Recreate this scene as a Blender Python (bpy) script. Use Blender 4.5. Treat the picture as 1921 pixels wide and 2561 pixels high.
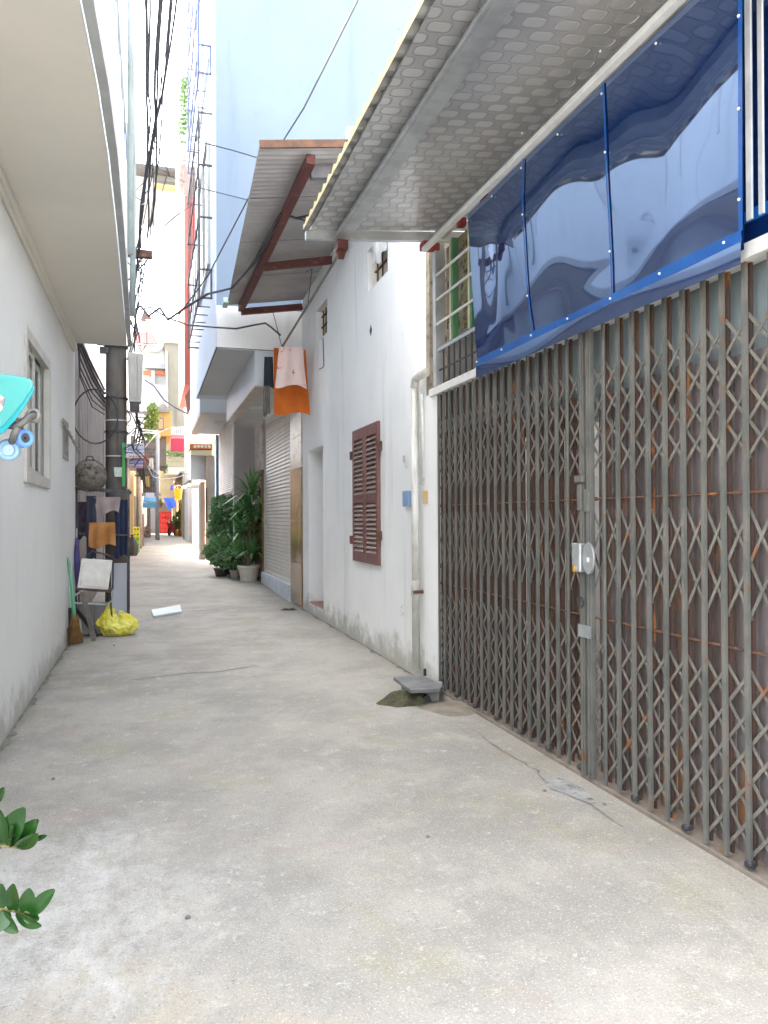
import bpy, math, random
from math import sin, cos, tan, pi, radians
from mathutils import Vector as V
random.seed(7)
for o in list(bpy.data.objects):
    bpy.data.objects.remove(o)
SC = bpy.context.scene
COL = SC.collection

# ------------------------------------------------------------------ camera, light, exposure
CH = 1.5                       # camera height
YAW, PITCH, ROLL, FPX = radians(17.05), 0.0075, -0.0045, 1900.0
Fv = V((sin(YAW)*cos(PITCH), cos(YAW)*cos(PITCH), sin(PITCH)))
R0 = V((cos(YAW), -sin(YAW), 0)); U0 = R0.cross(Fv)
Rv = R0*cos(ROLL) + U0*sin(ROLL); Uv = U0*cos(ROLL) - R0*sin(ROLL)
cam = bpy.data.cameras.new('camera'); camo = bpy.data.objects.new('camera', cam); COL.objects.link(camo)
from mathutils import Matrix
M3 = Matrix((Rv, Uv, -Fv)).transposed().to_4x4(); M3.translation = V((0, 0, CH)); camo.matrix_world = M3
cam.sensor_fit = 'HORIZONTAL'; cam.sensor_width = 36; cam.lens = 36*FPX/1921; cam.clip_end = 500; cam.clip_start = .05
SC.camera = camo

SUN_EL, SUN_AZ = radians(52), math.atan2(-.80, .60)      # azimuth from +Y towards +X
w = bpy.data.worlds.new('World'); SC.world = w; w.use_nodes = True
nt = w.node_tree; nt.nodes.clear()
sky = nt.nodes.new('ShaderNodeTexSky'); sky.sky_type = 'NISHITA'; sky.sun_disc = False
sky.sun_elevation = SUN_EL; sky.sun_rotation = SUN_AZ; sky.air_density = 1.0; sky.dust_density = 6.0; sky.ozone_density = 1.0
bg = nt.nodes.new('ShaderNodeBackground'); bg.inputs[1].default_value = .15
wo = nt.nodes.new('ShaderNodeOutputWorld'); hs_ = nt.nodes.new('ShaderNodeHueSaturation'); hs_.inputs['Saturation'].default_value = .30
nt.links.new(sky.outputs[0], hs_.inputs['Color']); nt.links.new(hs_.outputs[0], bg.inputs[0]); nt.links.new(bg.outputs[0], wo.inputs[0])
sl = bpy.data.lights.new('sun', 'SUN'); sl.energy = 2.4; sl.angle = radians(.6); sl.color = (1, .95, .87)
so = bpy.data.objects.new('sun', sl); COL.objects.link(so)
sd = V((sin(SUN_AZ)*cos(SUN_EL), cos(SUN_AZ)*cos(SUN_EL), sin(SUN_EL)))
so.rotation_euler = sd.to_track_quat('Z', 'Y').to_euler(); so.location = (0, 0, 30)
SC.view_settings.view_transform = 'Standard'; SC.view_settings.look = 'None'
SC.view_settings.gamma = 1; SC.view_settings.exposure = 3.72
try: SC.view_settings.use_curve_mapping = False
except Exception: pass
SC.cycles.max_bounces = 10; SC.cycles.diffuse_bounces = 5; SC.cycles.use_denoising = True

# ------------------------------------------------------------------ measuring helpers (photograph pixel -> point on a known plane)
def ray(px, py): return Fv + Rv*((px-960.5)/FPX) - Uv*((py-1280.5)/FPX)
def onX(px, py, X): d = ray(px, py); return V((0, 0, CH)) + d*(X/d.x)
def onY(px, py, Y): d = ray(px, py); return V((0, 0, CH)) + d*(Y/d.y)
def onZ(px, py, Z): d = ray(px, py); return V((0, 0, CH)) + d*((Z-CH)/d.z)
def atD(px, py, D): return V((0, 0, CH)) + ray(px, py)*D
def gz(y):                                              # the alley rises gently beyond the tower house
    return 0.0 if y < 14 else min(.32, (y-14)*.018)

# ------------------------------------------------------------------ mesh helpers
class MB:
    def __init__(s): s.v = []; s.f = []
    def add(s, vs, fs):
        n = len(s.v); s.v += [tuple(p) for p in vs]; s.f += [tuple(i+n for i in f) for f in fs]; return s
    def quad(s, a, b, c, d): return s.add((a, b, c, d), [(0, 1, 2, 3)])
    def box(s, x0, x1, y0, y1, z0, z1):
        return s.add([(x0,y0,z0),(x1,y0,z0),(x1,y1,z0),(x0,y1,z0),(x0,y0,z1),(x1,y0,z1),(x1,y1,z1),(x0,y1,z1)],
                     [(0,3,2,1),(4,5,6,7),(0,1,5,4),(1,2,6,5),(2,3,7,6),(3,0,4,7)])
    def obox(s, c, a, b, d):                            # centre and three half axes
        c, a, b, d = V(c), V(a), V(b), V(d)
        vs = [c-a-b-d, c+a-b-d, c+a+b-d, c-a+b-d, c-a-b+d, c+a-b+d, c+a+b+d, c-a+b+d]
        return s.add(vs, [(0,3,2,1),(4,5,6,7),(0,1,5,4),(1,2,6,5),(2,3,7,6),(3,0,4,7)])
    def bar(s, p, q, wdt, hgt, up=(0, 0, 1)):
        p, q = V(p), V(q); d = q-p; u = V(up); r = d.cross(u)
        if r.length < 1e-6: r = d.cross(V((1, 0, 0)))
        r.normalize(); u2 = r.cross(d).normalized()
        return s.obox((p+q)/2, d/2, r*wdt/2, u2*hgt/2)
    def tube(s, pts, r, n=8, cap=True, r2=None):
        pts = [V(p) for p in pts]; m = len(pts); base = len(s.v); prev = None; ring = []
        for i, p in enumerate(pts):
            d = (pts[min(i+1, m-1)]-pts[max(i-1, 0)]).normalized()
            ref = prev if prev is not None else (V((0,0,1)) if abs(d.z) < .9 else V((1,0,0)))
            a = (ref - d*ref.dot(d)).normalized(); prev = a; b = d.cross(a)
            rr = r if r2 is None else r+(r2-r)*i/(m-1)
            ring += [p+(a*cos(2*pi*k/n)+b*sin(2*pi*k/n))*rr for k in range(n)]
        fs = [(i*n+k, i*n+(k+1) % n, (i+1)*n+(k+1) % n, (i+1)*n+k) for i in range(m-1) for k in range(n)]
        if cap: fs += [tuple(range(n))[::-1], tuple((m-1)*n+k for k in range(n))]
        return s.add(ring, fs)
    def lathe(s, c, prof, n=20, axis=(0,0,1)):          # prof: (radius, height) along axis
        c = V(c); ax = V(axis).normalized(); a = ax.orthogonal().normalized(); b = ax.cross(a); vs = []
        for r, h in prof: vs += [c+ax*h+(a*cos(2*pi*k/n)+b*sin(2*pi*k/n))*r for k in range(n)]
        m = len(prof)
        return s.add(vs, [(i*n+k, i*n+(k+1) % n, (i+1)*n+(k+1) % n, (i+1)*n+k) for i in range(m-1) for k in range(n)])
    def grid(s, fn, nu, nv):
        vs = [fn(i/nu, j/nv) for j in range(nv+1) for i in range(nu+1)]
        return s.add(vs, [(j*(nu+1)+i, j*(nu+1)+i+1, (j+1)*(nu+1)+i+1, (j+1)*(nu+1)+i) for j in range(nv) for i in range(nu)])
    def prism(s, poly, d):                              # polygon of points, extruded by vector d
        poly = [V(p) for p in poly]; d = V(d); n = len(poly)
        return s.add(poly+[p+d for p in poly], [tuple(range(n))[::-1], tuple(range(n, 2*n))]+[(i, (i+1) % n, n+(i+1) % n, n+i) for i in range(n)])
    def wall(s, axis, c0, c1, a0, a1, z0, z1, holes):   # slab with rectangular holes (a0,a1,z0,z1); axis = 'x' or 'y' is the thin direction
        A = sorted({a0, a1, *[h[0] for h in holes], *[h[1] for h in holes]}); Z = sorted({z0, z1, *[h[2] for h in holes], *[h[3] for h in holes]})
        def solid(i, j):
            if i < 0 or j < 0 or i >= len(A)-1 or j >= len(Z)-1: return False
            ca, cz = (A[i]+A[i+1])/2, (Z[j]+Z[j+1])/2
            return not any(h[0] < ca < h[1] and h[2] < cz < h[3] for h in holes)
        def P(c, a, z): return (c, a, z) if axis == 'x' else (a, c, z)
        for i in range(len(A)-1):
            for j in range(len(Z)-1):
                if not solid(i, j): continue
                a, b, u, t = A[i], A[i+1], Z[j], Z[j+1]
                s.quad(P(c0,a,u), P(c0,b,u), P(c0,b,t), P(c0,a,t)); s.quad(P(c1,a,u), P(c1,a,t), P(c1,b,t), P(c1,b,u))
                if not solid(i-1, j): s.quad(P(c0,a,u), P(c0,a,t), P(c1,a,t), P(c1,a,u))
                if not solid(i+1, j): s.quad(P(c0,b,u), P(c1,b,u), P(c1,b,t), P(c0,b,t))
                if not solid(i, j-1): s.quad(P(c0,a,u), P(c1,a,u), P(c1,b,u), P(c0,b,u))
                if not solid(i, j+1): s.quad(P(c0,a,t), P(c0,b,t), P(c1,b,t), P(c1,a,t))
        return s

def org(p):
    t = V((0, 0, 0))
    while p is not None: t = t+V(p.location); p = p.parent
    return t
def tag(o, label=None, cat=None, group=None, kind=None):
    if label: o['label'] = label
    if cat: o['category'] = cat
    if group: o['group'] = group
    if kind: o['kind'] = kind
    return o
def obj(name, mb, mat, parent=None, smooth=False, label=None, cat=None, group=None, kind=None, bevel=0, base=None):
    o0 = org(parent) if parent is not None else V(base or (0, 0, 0))
    me = bpy.data.meshes.new(name); me.from_pydata([tuple(V(p)-o0) for p in mb.v], [], mb.f)
    me.validate()
    for m in (mat if isinstance(mat, (list, tuple)) else [mat]): me.materials.append(m)
    if smooth: me.polygons.foreach_set('use_smooth', [True]*len(me.polygons))
    me.update()
    o = bpy.data.objects.new(name, me); COL.objects.link(o)
    if parent is not None: o.parent = parent
    else: o.location = o0
    if bevel:
        b = o.modifiers.new('bevel', 'BEVEL'); b.width = bevel; b.segments = 2; b.limit_method = 'ANGLE'
    return tag(o, label, cat, group, kind)
def thing(name, loc, label, cat, group=None, kind=None):
    o = bpy.data.objects.new(name, None); COL.objects.link(o); o.location = loc; o.empty_display_size = .1
    return tag(o, label, cat, group, kind)
def inst(src, name, loc, parent):                      # another object on the same mesh, same local frame shifted to loc (world offset)
    o = bpy.data.objects.new(name, src.data); COL.objects.link(o); o.parent = parent; o.location = loc; return o

# ------------------------------------------------------------------ materials
MATS = {}
def mat(name, c1, c2=None, scale=3.0, rough=.65, metal=0.0, bump=0.0, bscale=40.0, lo=.35, hi=.65, spot=None, sscale=12.0, sthr=.62, stretch=(1,1,1),
        spec=.5, streak=None, ssc=(6,6,.5), sth=.55, ior=1.5, alpha=1.0, trans=0.0, coat=0.0, detail=8.0, tint=None, foot=None):
    if name in MATS: return MATS[name]
    m = bpy.data.materials.new(name); m.use_nodes = True; t = m.node_tree; N = t.nodes; L = t.links
    b = N['Principled BSDF']; b.inputs['Roughness'].default_value = rough; b.inputs['Metallic'].default_value = metal
    b.inputs['Specular IOR Level'].default_value = spec; b.inputs['IOR'].default_value = ior; b.inputs['Alpha'].default_value = alpha
    b.inputs['Transmission Weight'].default_value = trans
    if tint: b.inputs['Specular Tint'].default_value = (*tint, 1)
    b.inputs['Coat Weight'].default_value = coat
    ge = N.new('ShaderNodeNewGeometry'); mp = N.new('ShaderNodeMapping'); mp.inputs['Scale'].default_value = stretch
    L.new(ge.outputs['Position'], mp.inputs[0])
    def noise(sc, det=detail, ro=.6, vec=None):
        n = N.new('ShaderNodeTexNoise'); n.inputs['Scale'].default_value = sc; n.inputs['Detail'].default_value = det; n.inputs['Roughness'].default_value = ro
        L.new(vec or mp.outputs[0], n.inputs[0]); return n
    def ramp(src, a, bb):
        r = N.new('ShaderNodeMapRange'); r.inputs[1].default_value = a; r.inputs[2].default_value = bb; r.interpolation_type = 'SMOOTHSTEP'; L.new(src, r.inputs[0]); return r
    def mix(fac, a, bb, f=1.0):
        x = N.new('ShaderNodeMix'); x.data_type = 'RGBA'
        if f != 1.0:
            mu = N.new('ShaderNodeMath'); mu.operation = 'MULTIPLY'; mu.inputs[1].default_value = f; L.new(fac, mu.inputs[0]); fac = mu.outputs[0]
        L.new(fac, x.inputs[0])
        for k, c in ((6, a), (7, bb)):
            if isinstance(c, tuple): x.inputs[k].default_value = (*c, 1)
            else: L.new(c, x.inputs[k])
        return x.outputs[2]
    col = c1
    if c2 is not None:
        col = mix(ramp(noise(scale).outputs[0], lo, hi).outputs[0], c1, c2)
    if streak:
        m2 = N.new('ShaderNodeMapping'); m2.inputs['Scale'].default_value = ssc; L.new(ge.outputs['Position'], m2.inputs[0])
        col = mix(ramp(noise(1.0, 6, .6, m2.outputs[0]).outputs[0], sth, sth+.2).outputs[0], col, streak)
    if spot:
        col = mix(ramp(noise(sscale, 10, .7).outputs[0], sthr, sthr+.06).outputs[0], col, spot)
    if foot:
        sz = N.new('ShaderNodeSeparateXYZ'); L.new(ge.outputs['Position'], sz.inputs[0])
        ad = N.new('ShaderNodeMath'); ad.operation = 'MULTIPLY_ADD'; ad.inputs[1].default_value = -.9; L.new(noise(4.0, 9, .7).outputs[0], ad.inputs[0]); L.new(sz.outputs[2], ad.inputs[2])
        col = mix(ramp(ad.outputs[0], -.12, -.42).outputs[0], col, foot, .8)
        col = mix(ramp(noise(38, 6, .7).outputs[0], .66, .72).outputs[0], col, foot, .35)
    if isinstance(col, tuple): b.inputs['Base Color'].default_value = (*col, 1)
    else: L.new(col, b.inputs['Base Color'])
    if bump:
        bp = N.new('ShaderNodeBump'); bp.inputs['Strength'].default_value = min(1, bump); bp.inputs['Distance'].default_value = .01
        L.new(noise(bscale, 8).outputs[0], bp.inputs['Height']); L.new(bp.outputs[0], b.inputs['Normal'])
    MATS[name] = m; m['nt'] = 1
    return m

# palette
M_white   = mat('white_render', (.85,.85,.83), (.79,.795,.785), .9, .8, bump=.25, bscale=25, streak=(.68,.68,.66), ssc=(3.5,3.5,.4), sth=.55, spot=(.50,.49,.47), sscale=6, sthr=.68, foot=(.38,.37,.31))
M_left    = mat('left_paint', (.68,.685,.665), (.62,.625,.61), .7, .55, bump=.12, bscale=9, streak=(.57,.58,.565), ssc=(4,4,.3), sth=.55, foot=(.33,.325,.29), spot=(.52,.52,.50), sscale=5, sthr=.68)
M_soffit  = mat('soffit_paint', (.70,.66,.59), (.64,.61,.55), .6, .8)
M_fascia  = mat('pale_blue_paint', (.66,.72,.78), (.60,.66,.72), .5, .7, streak=(.52,.57,.62), ssc=(5,5,.2), sth=.55)
M_peach   = mat('peach_paint', (.75,.55,.42), (.68,.50,.38), 2, .8)
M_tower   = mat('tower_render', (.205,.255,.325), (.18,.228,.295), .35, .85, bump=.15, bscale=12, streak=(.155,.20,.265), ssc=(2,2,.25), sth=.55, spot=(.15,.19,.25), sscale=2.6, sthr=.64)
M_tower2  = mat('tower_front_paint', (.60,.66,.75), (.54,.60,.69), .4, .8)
M_greyceil= mat('grey_soffit', (.60,.605,.615), (.55,.56,.57), .8, .7)
M_panel   = mat('grey_panel', (.60,.64,.68), (.55,.59,.63), 1.0, .35)
M_tile    = mat('beige_soffit_tile', (.66,.57,.48), (.55,.47,.40), 4, .35, stretch=(1,1,1))
M_marble  = mat('brown_marble', (.33,.19,.075), (.16,.09,.045), 5, .15, spot=(.55,.42,.26), sscale=9, sthr=.60, stretch=(1,1,.35))
M_marblew = mat('pale_marble', (.62,.57,.52), (.45,.30,.22), 2.5, .2, stretch=(1,1,2.2), lo=.45, hi=.7)
M_steelw  = mat('shutter_steel', (.74,.71,.66), (.66,.64,.60), 1.3, .4, metal=.1, streak=(.60,.56,.50), ssc=(3,3,.3))
M_plinth  = mat('pale_blue_plinth', (.62,.68,.74), (.55,.60,.66), 3, .6, bump=.2)
M_alu     = mat('window_aluminium', (.52,.51,.47), (.45,.44,.41), 5, .45, metal=.2)
M_glass   = mat('dark_glass', (.10,.12,.12), (.16,.18,.17), 1.5, .08, spec=.8)
M_dark    = mat('dark_interior', (.03,.03,.032))
M_galv    = mat('galvanised_steel', (.50,.52,.53), (.38,.40,.41), 6, .42, metal=.6, spot=(.30,.28,.26), sscale=14, sthr=.68)
M_whitest = mat('white_steel', (.78,.78,.75), (.66,.66,.64), 8, .45, spot=(.35,.25,.2), sscale=20, sthr=.68)
M_redox   = mat('red_oxide_steel', (.125,.03,.024), (.085,.025,.022), 7, .6, spot=(.20,.085,.045), sscale=9, sthr=.57)
M_rust    = mat('rusted_steel', (.16,.075,.04), (.09,.05,.035), 9, .8, spot=(.32,.13,.04), sscale=16, sthr=.58)
M_black   = mat('black_rubber', (.02,.02,.022), rough=.6)
M_blkst   = mat('dark_steel', (.05,.05,.06), (.09,.085,.085), 10, .5, metal=.4)
M_blue_dk = mat('dark_blue_steel', (.05,.07,.14), (.09,.11,.18), 6, .4, metal=.2)
M_gate    = mat('gate_green_grey', (.105,.112,.102), (.165,.160,.142), 5, .55, metal=.1, spot=(.20,.09,.045), sscale=8, sthr=.585, stretch=(1,1,.8), bump=.2, bscale=60)
M_strip   = mat('gate_strip_grey', (.145,.143,.125), (.215,.20,.172), 9, .6, metal=.1, spot=(.24,.105,.05), sscale=8, sthr=.58)
M_bar2    = mat('gate_rear_brown', (.095,.05,.035), (.06,.038,.032), 6, .7, spot=(.28,.105,.035), sscale=7, sthr=.58, stretch=(1,1,.3))
M_leafb   = mat('gate_leaf_grey', (.185,.165,.17), (.115,.09,.08), 3.5, .42, metal=.2, spot=(.24,.12,.06), sscale=4, sthr=.57, streak=(.34,.34,.38), ssc=(9,9,1.2), sth=.60, stretch=(1,1,.35), bump=.2, bscale=20)
M_leafbr  = mat('gate_leaf_brown', (.115,.068,.05), (.075,.05,.042), 3, .55, metal=.2, spot=(.30,.15,.07), sscale=7, sthr=.60, stretch=(1,1,.35))
M_green   = mat('green_paint', (.08,.22,.10), (.06,.17,.08), 9, .5, spot=(.5,.45,.3), sscale=10, sthr=.68)
M_cream   = mat('cream_paint', (.62,.58,.45), (.5,.45,.34), 9, .6)
M_mossgl  = mat('mossy_glass', (.34,.27,.11), (.22,.19,.10), 5, .25, spot=(.03,.025,.012), sscale=13, sthr=.52, bump=.5, bscale=60)
M_dirtgl  = mat('dusty_board', (.24,.22,.20), (.16,.15,.14), 4, .5)
M_pvc     = mat('grey_pvc', (.56,.55,.50), (.45,.44,.40), 7, .5, streak=(.72,.72,.70), ssc=(14,14,1.5), sth=.5, spot=(.3,.27,.22), sscale=12, sthr=.66)
M_conc    = mat('old_concrete', (.30,.29,.27), (.22,.215,.20), 4, .9, bump=.5, bscale=30, spot=(.12,.115,.10), sscale=9, sthr=.6)
M_pole    = mat('pole_concrete', (.17,.155,.135), (.115,.105,.095), 3, .9, bump=.4, bscale=30, streak=(.075,.07,.065), ssc=(9,9,.5), sth=.52)
M_slate   = mat('stone_lid', (.125,.13,.135), (.19,.19,.185), 6, .75, bump=.5, bscale=35, spot=(.32,.30,.26), sscale=12, sthr=.66)
M_moss    = mat('moss_soil', (.085,.09,.04), (.05,.04,.028), 14, .95, bump=1, bscale=60, spot=(.15,.17,.06), sscale=25, sthr=.58)
M_awn     = mat('awning_sheet', (.42,.40,.39), (.34,.32,.315), 2.0, .55, metal=.15, streak=(.28,.265,.255), ssc=(.6,5,5), sth=.55, spot=(.14,.11,.09), sscale=6, sthr=.68)
M_yellow  = mat('yellow_edge', (.62,.50,.20), (.5,.42,.2), 10, .6)
M_rbox    = mat('roof_sheet', (.45,.46,.46), (.38,.38,.38), 3, .5, metal=.3)
M_wood    = mat('brown_shutter_paint', (.20,.088,.08), (.15,.068,.062), 7, .55, spot=(.25,.16,.13), sscale=18, sthr=.66, stretch=(1,1,.5))
M_slat    = mat('shutter_slat_paint', (.33,.235,.20), (.26,.175,.15), 9, .6, spot=(.36,.29,.25), sscale=16, sthr=.62)
M_redtile = mat('red_floor_tile', (.32,.14,.11), (.25,.11,.09), 8, .5)
M_cable   = mat('cable_black', (.045,.045,.05), rough=.55)
M_cablew  = mat('cable_white', (.60,.60,.58), rough=.5)
M_board   = mat('weathered_boards', (.34,.30,.28), (.25,.225,.215), 3, .85, streak=(.18,.165,.155), ssc=(7,7,.6), sth=.5, spot=(.45,.42,.40), sscale=6, sthr=.63)
M_cab     = mat('cabinet_paint', (.50,.49,.44), (.44,.43,.39), 4, .5, streak=(.30,.26,.22), ssc=(30,30,1.5), sth=.6)

# ------------------------------------------------------------------ ground
def ground_material():
    m = bpy.data.materials.new('concrete_ground'); m.use_nodes = True; t = m.node_tree; N = t.nodes; L = t.links; b = N['Principled BSDF']
    b.inputs['Roughness'].default_value = .82; b.inputs['Specular IOR Level'].default_value = .35
    tc = N.new('ShaderNodeTexCoord'); P = tc.outputs['Object']
    def noise(sc, det=10, ro=.65, stretch=None, dist=0):
        n = N.new('ShaderNodeTexNoise'); n.inputs['Scale'].default_value = sc; n.inputs['Detail'].default_value = det; n.inputs['Roughness'].default_value = ro; n.inputs['Distortion'].default_value = dist
        if stretch:
            mp = N.new('ShaderNodeMapping'); mp.inputs['Scale'].default_value = stretch; L.new(P, mp.inputs[0]); L.new(mp.outputs[0], n.inputs[0])
        else: L.new(P, n.inputs[0])
        return n.outputs[0]
    def ss(src, a, c):
        r = N.new('ShaderNodeMapRange'); r.interpolation_type = 'SMOOTHSTEP'; r.inputs[1].default_value = a; r.inputs[2].default_value = c; L.new(src, r.inputs[0]); return r.outputs[0]
    def mth(op, a, c):
        x = N.new('ShaderNodeMath'); x.operation = op
        for i, v in enumerate((a, c)):
            if isinstance(v, (int, float)): x.inputs[i].default_value = v
            else: L.new(v, x.inputs[i])
        return x.outputs[0]
    def mix(fac, a, c, f=1):
        x = N.new('ShaderNodeMix'); x.data_type = 'RGBA'; L.new(mth('MULTIPLY', fac, f), x.inputs[0])
        for k, q in ((6, a), (7, c)):
            if isinstance(q, tuple): x.inputs[k].default_value = (*q, 1)
            else: L.new(q, x.inputs[k])
        return x.outputs[2]
    def dist(p, r0, r1):                                # 1 inside r0 of the point, 0 beyond r1, edge broken by noise
        v = N.new('ShaderNodeVectorMath'); v.operation = 'DISTANCE'; L.new(P, v.inputs[0]); v.inputs[1].default_value = p
        d = mth('ADD', v.outputs['Value'], mth('MULTIPLY', mth('SUBTRACT', noise(2.2, 8), .5), 1.5))
        return ss(d, r1, r0)
    c = mix(ss(noise(.9), .38, .62), (.338,.32,.287), (.252,.241,.218))
    c = mix(ss(noise(2.6, 8), .48, .66), c, (.365,.345,.305), .75)
    c = mix(ss(noise(1.6, 9, .7, (1.1,.8,1)), .52, .66), c, (.285,.27,.185), .6)          # yellow-green tint
    c = mix(ss(noise(1.25, 9, .7, (1,1.3,1)), .55, .68), c, (.335,.265,.235), .6)          # pinkish tint
    c = mix(ss(noise(5.5, 10, .75), .54, .68), c, (.185,.178,.16), .8)                    # dark stains
    c = mix(ss(noise(11, 12, .85), .54, .63), c, (.52,.505,.46), .75)                      # pale scuffs
    c = mix(ss(noise(3.0, 9, .7, (1,.35,1)), .60, .72), c, (.45,.445,.42), .5)             # drag marks along the alley
    chalk = mth('MULTIPLY', dist((-.55, 3.05, 0), .25, 1.25), ss(noise(6, 12, .85, (1,.6,1)), .36, .66))
    c = mix(chalk, c, (.62,.615,.59), .8)                                                # lime washed patch
    c = mix(mth('MULTIPLY', dist((-.1, 2.1, 0), .3, .9), ss(noise(4), .4, .6)), c, (.40,.345,.26), .6)
    c = mix(mth('MULTIPLY', dist((.45, 12.4, 0), .2, .9), ss(noise(5), .40, .60)), c, (.19,.19,.185), .7)
    c = mix(mth('MULTIPLY', dist((.1, 10.9, 0), .1, .6), ss(noise(5), .40, .60)), c, (.18,.18,.175), .6)
    sx = N.new('ShaderNodeSeparateXYZ'); L.new(P, sx.inputs[0])
    ex = mth('ADD', sx.outputs[0], mth('MULTIPLY', mth('SUBTRACT', noise(3.0), .5), .8))
    c = mix(ss(ex, 2.0, 2.45), c, (.27,.25,.19), .4)                                    # soil and algae along the gate foot
    el = mth('ADD', sx.outputs[0], mth('MULTIPLY', mth('SUBTRACT', noise(6.0), .5), .3))
    c = mix(ss(el, -.80, -.98), c, (.17,.16,.14), .6)
    c = mix(ss(noise(26, 10, .85), .56, .64), c, (.15,.143,.125), .75)
    c = mix(ss(noise(31, 10, .85), .57, .64), c, (.50,.475,.415), .75)
    c = mix(ss(noise(85, 4, .8), .58, .64), c, (.13,.125,.11), .7)                       # fine grit
    c = mix(ss(noise(110, 4, .8), .58, .64), c, (.74,.72,.66), .7)
    L.new(c, b.inputs['Base Color'])
    bp = N.new('ShaderNodeBump'); bp.inputs['Strength'].default_value = .7; bp.inputs['Distance'].default_value = .014
    h = mth('ADD', mth('MULTIPLY', noise(45, 8, .7), .6), mth('MULTIPLY', noise(9, 8, .6), .6)); L.new(h, bp.inputs['Height']); L.new(bp.outputs[0], b.inputs['Normal'])
    return m
g = MB(); ys = [-40, -10, 0, 7, 10, 14, 18, 22, 26, 29, 32, 36, 45, 70, 140, 300]; xs = [-120, -30, -6, -1, .7, 2.4, 6, 30, 120]
g.add([(x, y, gz(y)) for y in ys for x in xs], [(j*len(xs)+i, j*len(xs)+i+1, (j+1)*len(xs)+i+1, (j+1)*len(xs)+i) for j in range(len(ys)-1) for i in range(len(xs)-1)])
obj('ground', g, ground_material(), kind='structure')
def crack(name, pts, w0, w1, m):
    pts = [onZ(*p, 0) for p in pts]; q = []
    for a, c in zip(pts, pts[1:]):
        n = max(2, int((c-a).length/.05))
        q += [a.lerp(c, i/n)+V((random.uniform(-.01,.01), random.uniform(-.012,.012), 0)) for i in range(n)]
    q.append(pts[-1]); b = MB(); l = []; r = []
    for i, p in enumerate(q):
        d = (q[min(i+1, len(q)-1)]-q[max(0, i-1)]); d.z = 0; d.normalize(); s = V((-d.y, d.x, 0))*(random.uniform(w0, w1)/2)
        l.append(V((p.x+s.x, p.y+s.y, .004))); r.append(V((p.x-s.x, p.y-s.y, .004)))
    n = len(q); b.add(l+r, [(i, i+1, n+i+1, n+i) for i in range(n-1)])
    return obj(name, b, m, kind='structure')
M_crack = mat('crack_dirt', (.15,.145,.13), (.24,.23,.21), 12, .95)
crack('ground_crack', [(330,1701),(480,1683),(545,1681),(640,1665)], .006, .03, M_crack)
crack('ground_crack', [(1185,1827),(1275,1890),(1345,1928),(1360,1955),(1420,1990),(1480,2012),(1560,2070)], .004, .02, M_crack)
pb = MB(); pp = [(1362,1952),(1400,1946),(1460,1975),(1490,2008),(1478,2012),(1420,1990),(1372,1972)]
pb.add([onZ(*p, 0)+V((0,0,.0055)) for p in pp], [tuple(range(len(pp)))]); obj('ground_patch', pb, mat('mortar_patch', (.36,.36,.35), (.24,.24,.235), 9, .9, bump=.8, bscale=40, spot=(.13,.125,.115), sscale=16, sthr=.55), kind='structure')

# ------------------------------------------------------------------ left house with the overhanging upper storey
XL, SOF = -.955, 3.77
lh = thing('house', (XL, 10.7, 0), 'pale grey house on the left with a blank wall and an overhanging upper storey', 'house')
wa, wb = onX(60, 823, XL), onX(119, 1210, XL); wt, wbm = onX(60, 823, XL).z, onX(62, 1196, XL).z
Wy0, Wy1 = wa.y, wb.y
va, vb = onX(157, 1055, XL), onX(168, 1145, XL)
YE = 10.75
mb = MB().wall('x', XL, XL-.22, 1.2, YE, -.05, SOF, [(Wy0, Wy1, wbm, wt), (va.y, vb.y, vb.z, va.z)])
obj('wall', mb, M_left, lh)
obj('inner_wall', MB().box(XL-3, XL-.8, 1.2, YE-.02, 0, SOF-.01), M_dark, lh)
obj('rear_wall', MB().box(XL-.8, XL-.23, YE-.2, YE-.003, 0, SOF-.01), M_left, lh)
fr = MB(); t_ = .06; x0, x1 = XL-.03, XL+.025
fr.box(x0, x1, Wy0-.03, Wy0+t_, wbm-.03, wt+.03); fr.box(x0, x1, Wy1-t_, Wy1+.03, wbm-.03, wt+.03)
fr.box(x0, x1, Wy0+t_, Wy1-t_, wt-t_, wt+.03); fr.box(x0, x1, Wy0+t_, Wy1-t_, wbm-.03, wbm+t_)
win = obj('window', fr, M_alu, lh, bevel=.004)
sp = MB(); ym = Wy0+(Wy1-Wy0)*.50
for a, b_, xx in ((Wy0+t_, ym+.03, XL-.02), (ym-.03, Wy1-t_, XL-.055)):
    sp.box(xx-.02, xx, a, a+.055, wbm+t_, wt-t_); sp.box(xx-.02, xx, b_-.055, b_, wbm+t_, wt-t_)
    sp.box(xx-.02, xx, a+.055, b_-.055, wt-t_-.055, wt-t_); sp.box(xx-.02, xx, a+.055, b_-.055, wbm+t_, wbm+t_+.06)
obj('sash', sp, M_alu, win, bevel=.003)
obj('pane', MB().box(XL-.07, XL-.064, Wy0, Wy1, wbm, wt), M_glass, win)
vt = MB(); vt.wall('x', XL+.012, XL-.1, va.y-.04, vb.y+.04, vb.z-.04, va.z+.04, [(va.y+.01, vb.y-.01, vb.z+.01, va.z-.01)])
obj('vent', vt, M_conc, lh); obj('vent_screen', MB().box(XL-.16, XL-.15, va.y, vb.y, vb.z, va.z), M_dark, lh)
edge = [(-.28,1.2),(-.262,3.55),(-.235,4.2),(-.222,5.0),(-.225,6.2),(-.240,8.0),(-.268,10.45)]
poly = [V((x, y, SOF)) for x, y in edge]+[V((-6, 10.5, SOF)), V((-6, 1.2, SOF))]
obj('soffit', MB().prism([p-V((.03 if p.x > -1 else 0, .03 if p.y > 10 else 0, .02)) for p in poly], (0,0,.02)), M_soffit, lh)
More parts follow.
